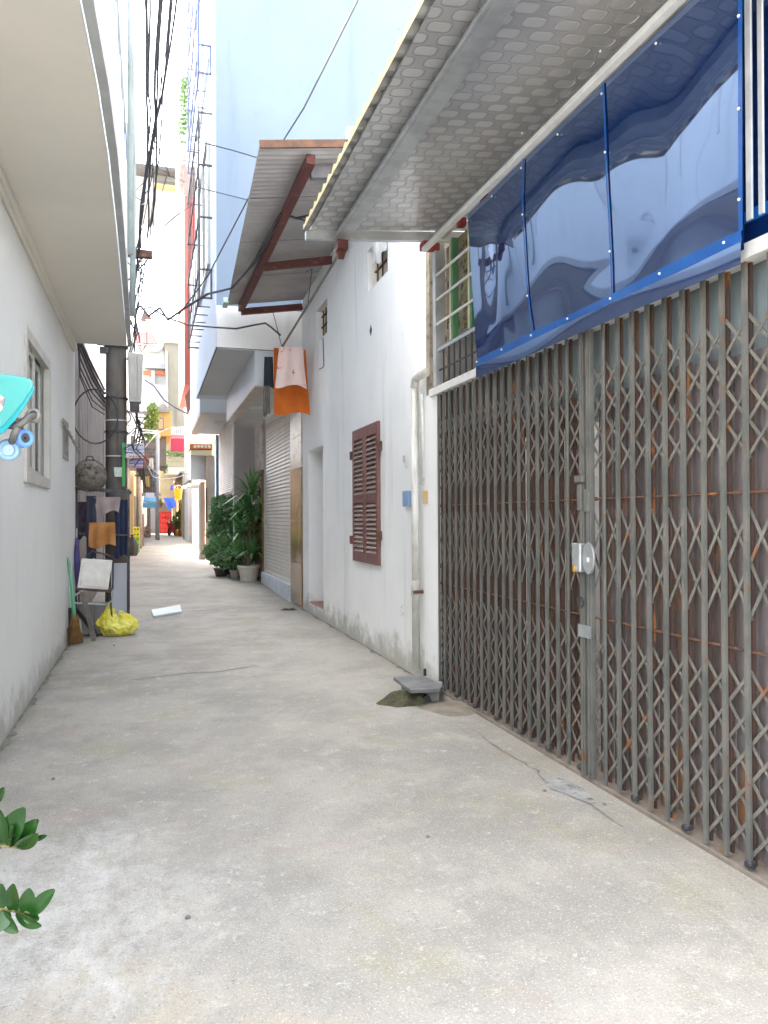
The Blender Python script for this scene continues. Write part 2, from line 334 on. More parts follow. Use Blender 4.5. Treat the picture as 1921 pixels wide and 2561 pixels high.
ip = [p-V((.055 if p.x > -1 else 0, 0, 0)) for p in poly]
obj('upper_storey', MB().prism(ip, (0,0,2.55)), M_fascia, lh)
obj('top_storey', MB().prism([V((-.30, 6.6, SOF+2.552)), V((-.31, 10.43, SOF+2.552)), V((-6, 10.48, SOF+2.552)), V((-6, 6.6, SOF+2.552))], (0,0,2.3)), M_fascia, lh)
obj('parapet', MB().box(-.52, -.32, 1.2, 6.59, SOF+2.552, SOF+2.64), M_conc, lh)
lip = MB()
for (xa, ya), (xb, yb) in zip(edge, edge[1:]): lip.bar((xa+.004, ya, SOF+.02), (xb+.004, yb, SOF+.02), .05, .07)
obj('drip_edge', lip, mat('grey_trim', (.42,.43,.43), (.36,.37,.37), 5, .6), lh)
obj('cornice', MB().box(XL+.002, XL+.05, 1.2, YE-.3, SOF-.09, SOF-.022).box(XL+.002, XL+.03, 1.2, YE-.3, SOF-.13, SOF-.09), M_soffit, lh, bevel=.006)
obj('fascia_panel', MB().box(-.36, -.268, 1.3, 4.80, SOF+.34, SOF+2.2), M_peach, lh)
bl = MB()
for k in range(7): bl.box(-.275, -.258, 5.1+k*.75, 5.13+k*.75, SOF+.6, SOF+2.5)
bl.box(-.275, -.25, 5.0, 9.7, SOF+2.0, SOF+2.06)
obj('balcony_rail', bl, M_panel, lh)
lp = MB(); lp.tube([(-.19,9.2,SOF+5.5),(-.19,9.2,SOF+2.0),(-.2,9.5,SOF+1.1),(-.21,9.75,SOF+.2)], .035, 10)
lp.tube([(-.18,7.6,SOF+5.5),(-.18,7.6,SOF+.25)], .03, 10)
obj('downpipe', lp, mat('grey_green_pipe', (.36,.41,.39), (.30,.34,.33), 6, .5), lh, smooth=True)

# ------------------------------------------------------------------ shop house on the right: wall piers, gate backing, transom
XG = 2.40; GY0, GY1 = 1.0, 6.18
sh = thing('shop_house', (XG, GY1, 0), 'shop house with rusty concertina gate front under a patterned metal canopy', 'house')
obj('pier', MB().box(XG-.02, XG+.3, GY1+.005, 6.50, -.05, 2.60), M_white, sh, bevel=.01)
obj('pier', MB().box(XG-.02, XG+.3, .4, GY0, -.05, 4.0), M_white, sh)
obj('interior_wall', MB().box(4.2, 4.3, .4, 6.6, 0, 4.4).box(XG+.3, 4.2, 6.52, 6.6, 0, 4.4).box(XG+.3, 4.2, .3, .4, 0, 4.4), mat('dim_interior', (.30,.27,.24), (.24,.21,.19), 2), sh)
obj('interior_floor', MB().box(XG+.3, 4.2, .4, 6.5, -.05, .03), M_conc, sh)
obj('threshold', MB().box(XG-.03, XG+.3, GY0, GY1, -.05, .022), mat('rusty_sill', (.24,.20,.165), (.17,.145,.12), 6, .9, spot=(.22,.12,.06), sscale=6, sthr=.60), sh, bevel=.006)
RZ = 2.60
lint = obj('lintel', MB().box(XG-.05, XG+.05, GY0, GY1+.12, RZ-.035, RZ+.03), M_whitest, sh, bevel=.004)
obj('transom_head', MB().box(XG-.22, XG-.175, GY0-.2, 6.0, 3.735, 3.772), M_whitest, sh, bevel=.004)
tp = MB(); tp.box(XG-.06, XG+.03, 6.10, 6.165, RZ+.03, 3.865)
obj('frame_post', tp, M_galv, sh, bevel=.004)
for px0, px1 in ((1863, 1879), (1894, 1908)):
    xp = XG-.215; obj('frame_post', MB().box(xp, xp+.010, onX(px1, 300, xp).y, onX(px0, 300, xp).y, RZ+.03, 3.734), M_galv, sh, bevel=.004)
for px in (1137, 1184):
    y = onX(px, 750, XG).y
    obj('transom_post', MB().box(XG-.03, XG+.02, y-.035, y+.005, 2.97, 3.80), M_green, sh)
    obj('transom_post', MB().box(XG-.034, XG+.02, y+.006, y+.03, 2.97, 3.80), M_cream, sh)
for zz in (3.585, 3.372, 3.16): obj('transom_rail', MB().tube([(XG-.045, 5.0, zz), (XG-.045, 6.10, zz)], .011, 8), M_whitest, sh)
obj('transom_rail', MB().box(XG-.04, XG, 5.0, 6.10, 2.925, 2.955), M_galv, sh)
for k in range(9): obj('transom_bar', MB().box(XG-.03, XG-.018, 5.05+k*.118, 5.062+k*.118, RZ+.03, 2.925), M_blkst, sh)
obj('transom_bar', MB().box(XG-.03, XG-.018, 5.0, 6.10, 2.76, 2.772), M_blkst, sh)
obj('patterned_pane', MB().box(XG+.06, XG+.07, GY0, 6.14, 3.05, 3.84), M_mossgl, sh)
obj('transom_board', MB().box(XG+.06, XG+.08, GY0, 6.14, RZ, 3.045), M_dirtgl, sh)
for y in (6.13, 5.55, 5.1):
    obj('weld_patch', MB().box(XG-.075, XG-.02, y-.04, y+.03, 3.80, 3.862), mat('red_primer', (.30,.03,.025), (.22,.025,.02), 20, .6), sh)
# the gate is two leaves, each a thing; bars, strips and sheet leaves are parts
for y0_, y1_ in ((GY0, 3.81), (3.812, GY1)): obj('upper_panel', MB().box(XG+.075, XG+.085, y0_, y1_, 2.05, RZ+.02), mat('frosted_panel', (.27,.33,.35), (.20,.24,.25), 1.5, .35), sh)
def gate_leaf(label, ys, sheet_mat, zoneD):
    t = thing('concertina_gate', (XG, ys[0], 0), label, 'gate', 'sliding concertina gate leaves')
    n = len(ys); Y0 = ys[0]; YB = ys[1]
    z0, z1 = .03, RZ-.035
    def first(name, mb_, m_, **k): return obj(name, mb_, m_, t, **k)
    fb = first('bar', MB().box(XG-.024, XG-.010, YB-.012, YB+.012, z0, z1), M_gate, bevel=.004)
    rb = first('rear_bar', MB().box(XG+.004, XG+.016, YB-.011, YB+.011, z0+.01, z1), M_bar2)
    hs = first('roller', MB().lathe((XG-.012, Y0, .05), [(.001,-.022),(.015,-.022),(.019,-.01),(.019,.012),(.001,.022)], 10, (1,0,0)), M_blkst)
    for y in ys[2:]:
        inst(fb, 'bar', (0, y-YB+random.uniform(-.004,.004), random.uniform(-.006,.006)), t).rotation_euler = (random.uniform(-.002,.002), random.uniform(-.0012,.0012), 0); inst(rb, 'rear_bar', (0, y-YB+random.uniform(-.004,.004), 0), t)
    for i, y in enumerate(ys[3::3]): inst(hs, 'roller', (0, y-Y0, 0), t)
    p = abs(ys[1]-ys[0]); s = 1 if ys[1] > ys[0] else -1
    bays = [(ys[i]+ys[i+1])/2 for i in range(n-1)]
    # sheet leaves behind the bars
    def leaf_mb(y):
        b = MB(); b.grid(lambda u, v: (XG+.036-.015*sin(pi*u), y+(u-.5)*p*.97, .06+v*2.14), 6, 1); return b
    lf = first('sheet_leaf', leaf_mb(bays[0]), sheet_mat, smooth=True)
    for y in bays[1:]: inst(lf, 'sheet_leaf', (random.uniform(-.006,.006), y-bays[0], random.uniform(-.03,.03)), t)
    # lattice bands: top z, drop per level, levels
    bands = [(2.348, .149, 4), (1.53, .228, 2), (.845, .152, 5)]
    protos = {}; count = 0; rest = MB()
    order = sorted(bays, key=lambda y: abs(y-zoneD))
    for bi, (zt, dr, nl) in enumerate(bands):
        for up in (0, 1):
            b = MB(); a0, a1 = -p*.54, p*.54; h = dr*.54
            x = XG-.006+(.004 if up else 0)
            zz = (h, -h) if not up else (-h, h)
            pa, pb_ = V((x, bays[0]+a0, zz[0])), V((x, bays[0]+a1, zz[1])); d = (pb_-pa).normalized(); q = V((0, -d.z, d.y))*.0078
            b.add([pa-q, pb_-q, pb_+q, pa+q]+[v+V((.0035,0,0)) for v in (pa-q, pb_-q, pb_+q, pa+q)], [(0,1,2,3),(7,6,5,4),(0,4,5,1),(1,5,6,2),(2,6,7,3),(3,7,4,0)])
            protos[bi, up] = b
    srcs = {}
    for y in order:
        for bi, (zt, dr, nl) in enumerate(bands):
            for k in range(nl):
                for up in (0, 1):
                    zc = zt-dr*(k+.5)+random.uniform(-.003,.003)
                    if count < 290:
                        if (bi, up) not in srcs:
                            b = protos[bi, up]; q = MB(); q.add([V(v)+V((0, y-bays[0], zc)) for v in b.v], b.f)
                            srcs[bi, up] = (first('lattice_strip', q, M_strip), y, zc)
                        else:
                            so_, sy, sz = srcs[bi, up]; inst(so_, 'lattice_strip', (0, y-sy, zc-sz), t)
                    else:
                        b = protos[bi, up]; rest.add([V(v)+V((0, y-bays[0], zc)) for v in b.v], b.f)
                    count += 1
    if rest.v: obj('lattice', rest, M_strip, t, kind='stuff')
    for zz in (1.60, .93): first('tie_rod', MB().tube([(XG+.003, ys[0], zz), (XG+.003, ys[-1], zz)], .006, 6), M_rust)
    nub = first('rivet', MB().box(XG-.004, XG+.022, Y0-.006, Y0+.006, 1.59, 1.612), M_rust)
    for y in ys[1:]: inst(nub, 'rivet', (0, y-Y0+.03, 0), t); inst(nub, 'rivet', (0, y-Y0+.03, -.67), t)
    return t
YA, YB = onX(1477, 1100, XG).y, onX(1459, 1100, XG).y
right_ys = [3.771-.131*i for i in range(21)]
left_ys = [3.897+.1248*i for i in range(19)]
gr = gate_leaf('right concertina gate leaf, grey bars and lilac grey sheets, with the round lock plate', right_ys, M_leafb, 2.9)
gl = gate_leaf('left leaf of the concertina gate, closely seen brown sheets, ending at the white pier', left_ys, M_leafbr, 4.3)
obj('lock_post', MB().box(XG-.034, XG-.002, 3.752, 3.798, .02, RZ-.04).box(XG-.040, XG-.034, 3.764, 3.786, .02, RZ-.04), M_gate, gr, bevel=.005)
obj('lock_post', MB().box(XG-.034, XG-.002, 3.822, 3.868, .02, RZ-.04).box(XG-.040, XG-.034, 3.834, 3.856, .02, RZ-.04), M_gate, gl, bevel=.005)
lk0, lk1 = onX(1476, 1355, XG), onX(1476, 1434, XG); zc = (lk0.z+lk1.z)/2; hz = (lk0.z-lk1.z)/2
pl = [V((XG-.062, 3.735+.058*cos(a)*1.0, zc+hz*sin(a))) for a in [2*pi*k/16 for k in range(16)]]
lock = obj('lock_plate', MB().prism(pl, (.014,0,0)), M_galv, gr, bevel=.003)
obj('lock_case', MB().box(XG-.075, XG-.034, 3.80, 3.885, zc-hz*.92, zc+hz*.92), M_galv, gl, bevel=.008)
obj('keyhole', MB().box(XG-.066, XG-.060, 3.722, 3.742, zc-.02, zc+.005), M_whitest, lock)
obj('padlock', MB().box(XG-.085, XG-.06, 3.845, 3.868, zc-hz*.92, zc-hz*.5), mat('brass', (.55,.34,.10), (.4,.25,.08), 9, .35, metal=.8), gl, bevel=.004)
lz = onX(1458, 1225, XG).z
obj('latch', MB().box(XG-.06, XG-.034, 3.80, 3.88, lz+.04, lz+.08).box(XG-.05, XG-.034, 3.825, 3.868, lz-.12, lz+.03), M_gate, gl, bevel=.004)
obj('latch', MB().box(XG-.05, XG-.034, 3.748, 3.792, lz-.13, lz+.0), M_gate, gr, bevel=.004)
rzz = onX(1463, 1503, XG).z
obj('pull_ring', MB().tube([(XG-.05, 3.83+.028*cos(a), rzz+.028*sin(a)) for a in [2*pi*k/14 for k in range(15)]], .005, 6), M_blkst, gl)
obj('hinge_plate', MB().box(XG-.046, XG-.034, 3.748, 3.87, rzz-.20, rzz-.13), M_galv, gl)

# ------------------------------------------------------------------ blue plastic sheets hung over the transom
M_bs = mat('blue_plastic', (.003,.019,.095), (.004,.025,.125), 1.5, .03, ior=3.6, tint=(.66,.80,1.0), spec=.5)
M_bb = mat('blue_batten', (.008,.085,.34), (.012,.11,.40), 4, .18, ior=1.6)
M_rv = mat('rivet_white', (.85,.86,.86), rough=.4)
def blue_sheet(label, y0, y1, seams, zb, zt, xo=0.0):
    t = thing('plastic_sheet', (XG-.07, y0, zb), label, 'plastic sheet', 'blue plastic sheets over the gate')
    def lean(x, z): return x-.085*(z-zb)/(zt-zb)-.012
    def fn(u, v):
        y = y0+(y1-y0)*u; z = zb+(zt-zb)*v
        e = min(1, 6*min(u, 1-u))*min(1, 5*min(v, 1-v))
        wv = .017*sin(2.9*y+1.2*z+.5)+.006*sin(5.3*y-2.2*z+1.3)+.0014*sin(9.5*y+3*z)+.0007*sin(21*y-13*z)*sin(4*y)-.010*sin(2.4*(z-zb)+.4)
        return (XG-.085+xo+wv*(.25+.75*e)-.085*v, y-.10*v*(1-u), z)
    def strip(ya, yb_, za, zb_):
        def g(u, v):
            y = ya+(yb_-ya)*u; z = za+(zb_-za)*v; p = fn((y-y0)/(y1-y0), (z-zb)/(zt-zb)); return (p[0]-.007, p[1], z)
        return MB().grid(g, 2, 30)
    body = obj('sheet', MB().grid(fn, 70, 36), M_bs, t, smooth=True)
    obj('hem', MB().grid(lambda u, v: (fn(u, (.03+.05*v)/(zt-zb))[0]-.009, y0+(y1-y0)*u, zb+.03+.05*v), 70, 1), M_bb, t)
    obj('flap', MB().grid(lambda u, v: (XG-.106+xo+.006*sin(9*u), y0+(y1-y0)*u, zb+.03-v*.09), 20, 2), M_bs, t, smooth=True)
    obj('batten', strip(y0, y0+.022, zb+.075, zt), M_bb, t)
    for s_ in seams: obj('batten', strip(s_-.009, s_+.009, zb+.075, zt), M_bb, t)
    spots = [(y0+.1+i*.42, zb+.06) for i in range(int((y1-y0)/.42)+1)]+[(y0+.1+i*.42, zt-.05) for i in range(int((y1-y0)/.42)+1)]
    spots += [(y0+.014, zb+.2+i*.35) for i in range(4)]+[(s_, zb+.3+i*.5) for s_ in seams for i in range(3)]
    p0 = spots[0]
    def onsheet(p): return V(fn((p[0]-y0)/(y1-y0), (p[1]-zb)/(zt-zb)))+V((-.010, 0, 0))
    r = obj('rivet', MB().lathe(onsheet(p0), [(.0065,0),(.0065,-.004),(.004,-.007),(.0005,-.008)], 8, (1,0,0)), M_rv, t)
    for p in spots[1:]: inst(r, 'rivet', onsheet(p)-onsheet(p0), t)
    return t
sx = XG-.09
blue_sheet('glossy dark blue plastic sheet with two seams, covering the gate transom and mirroring the alley', onX(1860, 500, sx).y, onX(1194, 800, sx).y, [onX(1528, 600, sx).y, onX(1337, 700, sx).y], 2.585, 3.73)
blue_sheet('second blue plastic sheet, beyond the steel posts at the right edge', 1.02, onX(1852, 300, XG).y, [1.6], 2.70, 3.73, .10)

# ------------------------------------------------------------------ canopy over the gate
def ceiling_material():
    m = mat('embossed_ceiling', (.33,.33,.335), rough=.24, metal=.3); t = m.node_tree; N = t.nodes; L = t.links; b = N['Principled BSDF']
    tc = N.new('ShaderNodeTexCoord'); mp = N.new('ShaderNodeMapping'); mp.inputs['Scale'].default_value = (1, 1, 0); L.new(tc.outputs['Object'], mp.inputs[0])
    sx = N.new('ShaderNodeSeparateXYZ'); L.new(mp.outputs[0], sx.inputs[0])
    def mt(op, a, c=None):
        q = N.new('ShaderNodeMath'); q.operation = op
        for i, vv in enumerate((a, c)):
            if vv is None: continue
            if isinstance(vv, (int, float)): q.inputs[i].default_value = vv
            else: L.new(vv, q.inputs[i])
        return q.outputs[0]
    W_, H_, r_ = .185, .100, .026
    yy = mt('DIVIDE', sx.outputs[1], H_); row = mt('FLOOR', yy)
    fx = mt('ABSOLUTE', mt('SUBTRACT', mt('FRACT', mt('ADD', mt('DIVIDE', sx.outputs[0], W_), mt('MULTIPLY', row, .5))), .5))
    fy = mt('ABSOLUTE', mt('SUBTRACT', mt('FRACT', yy), .5))
    def sdf(hw, hh):
        qx = mt('MAXIMUM', mt('SUBTRACT', mt('MULTIPLY', fx, W_), hw-r_), 0.0); qy = mt('MAXIMUM', mt('SUBTRACT', mt('MULTIPLY', fy, H_), hh-r_), 0.0)
        return mt('SUBTRACT', mt('SQRT', mt('ADD', mt('MULTIPLY', qx, qx), mt('MULTIPLY', qy, qy))), r_)
    def sm(src, a, c):
        q = N.new('ShaderNodeMapRange'); q.interpolation_type = 'SMOOTHSTEP'; q.inputs[1].default_value = a; q.inputs[2].default_value = c; L.new(src, q.inputs[0]); return q.outputs[0]
    d1 = sdf(.056, .036)
    cell = sm(d1, .003, -.003); line = mt('SUBTRACT', 1.0, sm(mt('ABSOLUTE', mt('SUBTRACT', d1, .009)), .0015, .0045))
    def mxc(f, a, c):
        q = N.new('ShaderNodeMix'); q.data_type = 'RGBA'; L.new(f, q.inputs[0])
        for k, vv in ((6, a), (7, c)):
            if isinstance(vv, tuple): q.inputs[k].default_value = (*vv, 1)
            else: L.new(vv, q.inputs[k])
        return q.outputs[2]
    nz = N.new('ShaderNodeTexNoise'); nz.inputs['Scale'].default_value = 1.3; L.new(mp.outputs[0], nz.inputs[0])
    col = mxc(sm(nz.outputs[0], .4, .6), (.48,.48,.49), (.40,.40,.41))
    col = mxc(cell, col, (.54,.54,.54)); col = mxc(line, col, (.36,.36,.37))
    L.new(col, b.inputs['Base Color'])
    wv = N.new('ShaderNodeTexWave'); wv.inputs['Scale'].default_value = 28; wv.bands_direction = 'Y'; L.new(mp.outputs[0], wv.inputs[0])
    hh = mt('ADD', mt('MULTIPLY', wv.outputs[0], mt('MULTIPLY', cell, .25)), mt('SUBTRACT', cell, mt('MULTIPLY', line, .8)))
    bp = N.new('ShaderNodeBump'); bp.inputs['Strength'].default_value = .6; bp.inputs['Distance'].default_value = .004; L.new(hh, bp.inputs['Height']); L.new(bp.outputs[0], b.inputs['Normal'])
    return m
CY1, CX0, CX1 = 6.22, 1.27, 3.6
cz = lambda x: 3.90+.10*(x-CX0)
cy = thing('canopy', (CX0, CY1, cz(CX0)), 'large metal canopy over the concertina gate with embossed cobble pattern underneath', 'canopy')
obj('ceiling_sheet', MB().prism([(CX0, 1.7, cz(CX0)), (CX1, 1.7, cz(CX1)), (CX1, 1.7, cz(CX1)+.012), (CX0, 1.7, cz(CX0)+.012)], (0, CY1-1.7, 0)), ceiling_material(), cy)
rf = MB()
def roofw(u, v):
    y = 1.7+(CY1-1.7)*u; x = CX0-.05+(CX1-CX0)*v
    k = (y/.16) % 1; tr = max(0, min(1, 4*abs(k-.5)-.5))
    return (x, y, cz(x)+.025+.028*tr)
rf.grid(roofw, 230, 1); obj('roof_sheet', rf, M_rbox, cy)
ed = MB()
def edgew(u, v):
    y = 1.7+(CY1-1.7)*u; k = (y/.16) % 1; tr = max(0, min(1, 4*abs(k-.5)-.5))
    return (CX0-.055, y, cz(CX0)+v*(.027+.028*tr)-.003)
ed.grid(edgew, 230, 1); obj('foam_edge', ed, M_yellow, cy)
bm_ = MB(); bm_.box(1.49, 1.60, 1.7, CY1-.02, 3.835, 3.905).box(1.465, 1.49, 1.7, CY1-.02, 3.835, 3.85)
obj('purlin', bm_, M_galv, cy, bevel=.004)
obj('end_beam', MB().prism([(CX0-.03, CY1, cz(CX0)-.075), (CX1, CY1, cz(CX1)-.10), (CX1, CY1, cz(CX1)-.004), (CX0-.03, CY1, cz(CX0)-.004)], (0,.05,0)), M_galv, cy)
obj('bracket', MB().box(1.50, 1.59, CY1-.05, CY1+.056, 3.76, 3.834).prism([(1.52,CY1+.02,3.70),(1.57,CY1+.02,3.70),(1.59,CY1+.02,3.77),(1.50,CY1+.02,3.77)], (0,.03,0)), M_redox, cy)
obj('bracket', MB().box(2.26, 2.36, CY1-.06, CY1+.056, 3.84, 3.90), mat('red_primer', (.30,.03,.025)), cy)
obj('rear_beam', MB().box(2.37, 2.45, 1.7, CY1-.05, 3.93, 3.99), M_galv, cy)

# ------------------------------------------------------------------ white house with the brown shutters
WY0, WY1 = 6.50, 12.42
whs = thing('house', (XG, WY1, 0), 'low white rendered house with brown louvred shutters and a doorway recess', 'house')
def span(px0, px1, pyt, pyb, pxz):                      # y range from two pixel columns, z range at one of them
    a, b = onX(px0, 1200, XG).y, onX(px1, 1200, XG).y; return (min(a, b), max(a, b), onX(pxz, pyb, XG).z, onX(pxz, pyt, XG).z)
nich1 = span(922, 972, 626, 728, 922); nich2 = span(792, 820, 778, 858, 792)
shut = span(888, 952, 1052, 1414, 952)
door = (*span(772, 808, 1117, 1517, 808)[:2], .16, 2.56)
obj('wall', MB().wall('x', XG, XG+.30, WY0, WY1, -.05, 5.18, [nich1, nich2, door, (shut[0]+.06, shut[1]-.06, shut[2]+.06, shut[3]-.06)]), M_white, whs)
obj('wall_end', MB().box(XG+.003, XG+.28, WY0-.09, WY0-.002, 2.6, 4.0), mat('mossy_edge', (.36,.31,.24), (.22,.19,.14), 6, .9, spot=(.10,.09,.06), sscale=12, sthr=.55), whs)
for nm, n_ in (('vent_opening', nich1), ('vent_opening', nich2)):
    q = MB().box(XG+.105, XG+.13, n_[0]+.001, n_[1]-.001, n_[2]+.001, n_[3]-.001)
    vo = obj(nm, q, M_cream, whs)
    gq = MB()
    for k in range(4):
        y = n_[0]+(k+.5)*(n_[1]-n_[0])/4; gq.box(XG+.085, XG+.099, y-.008, y+.008, n_[2], n_[3])
    for k in range(3):
        z = n_[2]+(k+.5)*(n_[3]-n_[2])/3; gq.box(XG+.082, XG+.104, n_[0], n_[1], z-.008, z+.008)
    obj('grille', gq, M_rust, vo)
obj('door', MB().box(XG+.27, XG+.299, door[0]+.002, door[1]-.002, door[2]+.002, door[3]-.002), mat('door_grey', (.55,.56,.57), (.5,.51,.52), 3, .6), whs)
obj('door_step', MB().box(XG+.004, XG+.268, door[0]+.004, door[1]-.004, door[2]-.02, door[2]+.012), M_redtile, whs)
obj('window_back', MB().box(XG+.2, XG+.21, shut[0]+.061, shut[1]-.061, shut[2]+.061, shut[3]-.061), M_dark, whs)
ym = (shut[0]+shut[1])/2
sl_mesh = None
for a, b in ((shut[0], ym-.004), (ym+.004, shut[1])):
    s = MB(); xa, xb = XG-.035, XG-.001; zb, zt = shut[2], shut[3]; zm = zb+(zt-zb)*.47; st = .075
    s.box(xa, xb, a, a+st, zb, zt).box(xa, xb, b-st, b, zb, zt).box(xa, xb, a+st, b-st, zt-.13, zt).box(xa, xb, a+st, b-st, zb, zb+.12).box(xa, xb, a+st, b-st, zm-.05, zm+.05)
    lf = obj('shutter', s, M_wood, whs, bevel=.004)
    n_ = 0
    for z0, z1 in ((zb+.12, zm-.05), (zm+.05, zt-.13)):
        k_ = 11 if z0 < zm else 12
        for k in range(k_):
            z = z0+(k+.5)*(z1-z0)/k_
            q = MB().obox(((xa+xb)/2+.002, (a+b)/2, z), (.021, 0, .024), (0, (b-a)/2-st-.002, 0), (.004, 0, -.0035))
            obj('slat', q, M_slat, lf)
for px, py in ((885, 1140), (885, 1350), (954, 1115), (954, 1340)):
    p = onX(px, py, XG); obj('hinge', MB().box(XG-.045, XG-.002, p.y-.035, p.y+.035, p.z-.05, p.z+.05), M_rust, whs)
hp = onX(928, 826, XG); obj('hole', MB().add([(XG-.003, hp.y-.05, hp.z), (XG-.003, hp.y, hp.z-.07), (XG-.003, hp.y+.05, hp.z), (XG-.003, hp.y, hp.z+.07)], [(0,1,2,3)]), M_dark, whs)
cl = onX(955, 610, XG); obj('cloth_wad', MB().grid(lambda u, v: (XG-.02-.05*sin(pi*u)*sin(pi*v)+.012*sin(17*u+9*v), cl.y-.22+.5*u, cl.z-.16+.34*v+.04*sin(9*u)), 14, 10), mat('white_plastic', (.75,.75,.73), (.65,.65,.64), 12, .5), whs, smooth=True)
# the house's roof behind the awning
obj('roof', MB().prism([(XG-.02, WY0, 5.19), (XG+5, WY0, 5.6), (XG+5, WY0, 5.7), (XG-.02, WY0, 5.29)], (0, WY1-WY0, 0)), M_rbox, whs)
obj('side_wall', MB().box(XG+.3, XG+5, WY0, WY0+.2, 0, 5.18), M_white, whs)

# corrugated awning above the white house
aw = thing('awning', (XG, WY1-.1, 5.05), 'brown underside corrugated awning on red oxide steel beams, above the white house wall', 'awning')
cor = {(0,0): onY(567, 764, 12.3), (0,1): onY(650, 366, 7.45)}      # outer edge far, outer edge near
A, B = cor[0,0], cor[0,1]; Cc, D_ = V((XG+.05, 12.3, 5.10)), V((XG+.05, 7.45, 5.36))
def awp(u, v, dz=0): p = A.lerp(B, v).lerp(Cc.lerp(D_, v), u); p.z += dz; return p   # u 0 outer..1 wall, v 0 far..1 near
nsh = 4
for k in range(nsh):
    s = MB(); v0, v1 = k/nsh, (k+1)/nsh+(.01 if k < nsh-1 else 0)
    s.grid(lambda i, j: awp(j, v0+(v1-v0)*i, .012*sin(2*pi*(v0+(v1-v0)*i)*52)+.010*k), 78, 1)
    obj('corrugated_sheet', s, M_awn, aw, smooth=True)
def P(px, py, u0=None):                                 # point of the awning plane under a pixel
    best = None
    for i in range(41):
        for j in range(41):
            p = awp(i/40, j/40); d = p-V((0,0,CH)); dep = d.dot(Fv); x = 960.5+FPX*d.dot(Rv)/dep; y = 1280.5-FPX*d.dot(Uv)/dep
            e = (x-px)**2+(y-py)**2
            if best is None or e < best[0]: best = (e, p)
    return best[1]-V((0,0,.07))
obj('purlin', MB().bar(P(605, 765), P(776, 383), .09, .10), M_redox, aw, bevel=.004)
obj('cross_beam', MB().bar(P(602, 768)+V((0,0,-.05)), P(758, 765)+V((0,0,-.05)), .07, .10), M_redox, aw, bevel=.004)
obj('cross_beam', MB().bar(P(662, 645)+V((0,0,-.06)), P(858, 634)+V((0,0,-.06)), .07, .10), M_redox, aw, bevel=.004)
obj('cross_beam', MB().bar(P(772, 408)+V((0,0,-.03)), P(900, 410)+V((0,0,-.03)), .08, .12), mat('grey_primer', (.16,.15,.16), (.11,.105,.115), 6, .5), aw, bevel=.004)
obj('edge_batten', MB().bar(awp(0, 1.0, .02), awp(1, 1.0, .02), .03, .075), M_rust, aw)
obj('eave_cap', MB().bar(awp(.62, 1.0, .09), awp(1, 1.0, .09), .10, .16), mat('mint_sheet', (.36,.55,.47), (.3,.46,.40), 5, .5), aw)
obj('gutter_end', MB().bar(A+V((-.03,.02,.0)), A+V((-.03,-.25,.02)), .08, .08), mat('mint_sheet', (.36,.55,.47)), aw)

# ------------------------------------------------------------------ tall pale blue house beyond (overhanging upper floors)
TX, TY0, TY1, TZ = 1.0, 12.45, 17.3, 4.26
tw = thing('house', (TX, TY0, 0), 'tall pale blue house behind the white one, upper floors overhanging two roller shutters', 'house')
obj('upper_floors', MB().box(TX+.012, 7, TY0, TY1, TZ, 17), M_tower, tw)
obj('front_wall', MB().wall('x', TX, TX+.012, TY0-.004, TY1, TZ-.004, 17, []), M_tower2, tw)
obj('soffit', MB().box(TX+.03, 2.4, TY0+.02, TY1-.002, TZ-.02, TZ-.005), M_greyceil, tw)
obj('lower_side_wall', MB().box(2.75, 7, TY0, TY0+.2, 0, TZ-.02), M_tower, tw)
# porch fascia: grey panels, beige tiled soffit strip, inner ceiling
FX, FZ = 1.62, 3.68
for k in range(4):
    y0, y1 = TY0+.03+k*(TY1-TY0-.03)/4, TY0+.03+(k+1)*(TY1-TY0-.03)/4-.012
    obj('fascia_panel', MB().box(FX, FX+.03, y0, y1, FZ, TZ-.022), M_panel, tw, bevel=.003)
obj('fascia_end', MB().box(FX+.002, 2.4, TY0, TY0+.028, FZ, TZ-.022), M_panel, tw)
for k in range(7):
    y0, y1 = TY0+.0+k*(TY1-TY0)/7, TY0+(k+1)*(TY1-TY0)/7-.008
    obj('soffit_tile', MB().box(FX+.004, FX+.22, y0, y1, FZ-.025, FZ-.003), M_tile, tw)
obj('porch_ceiling', MB().box(FX+.23, 2.9, TY0, TY1, FZ+.06, FZ+.08), mat('porch_ceiling', (.60,.61,.62), (.55,.56,.57), 2, .6), tw)
obj('ceiling_lamp', MB().lathe((2.0, 15.4, FZ+.06), [(.001,-.03),(.14,-.025),(.16,0)], 16), M_whitest, tw, smooth=True)
# ground floor front: marble piers, roller shutter, plinth
MY0, MY1 = 13.50, 17.15
def marble_pier(y0, y1, x0, zs):
    z = .02
    for i, zz in enumerate(zs):
        pale = i >= len(zs)-2
        obj('marble_tile', MB().box(x0, x0+.35, y0, y1, z, zz-.006), M_marblew if pale else M_marble, tw, bevel=.002); z = zz
marble_pier(TY0+.01, MY0, 2.385, [.75, 1.45, 2.35, 2.9, 3.70])
marble_pier(MY1, TY1+1.15, 2.385, [.85, 1.75, 2.6, 3.0, 3.70])
obj('plinth', MB().box(2.36, 2.8, MY0+.002, MY1-.002, -.05, .30), M_plinth, tw, bevel=.008)
sb = MB(); n_ = 46; z0, z1 = .315, 3.70
for k in range(n_):
    a, b = z0+(z1-z0)*k/n_, z0+(z1-z0)*(k+1)/n_
    sb.quad((2.47, MY1, a), (2.47, MY0, a), (2.459, MY0, a+(b-a)*.35), (2.459, MY1, a+(b-a)*.35)); sb.quad((2.459, MY1, a+(b-a)*.35), (2.459, MY0, a+(b-a)*.35), (2.47, MY0, b), (2.47, MY1, b))
obj('roller_shutter', sb, M_steelw, tw)
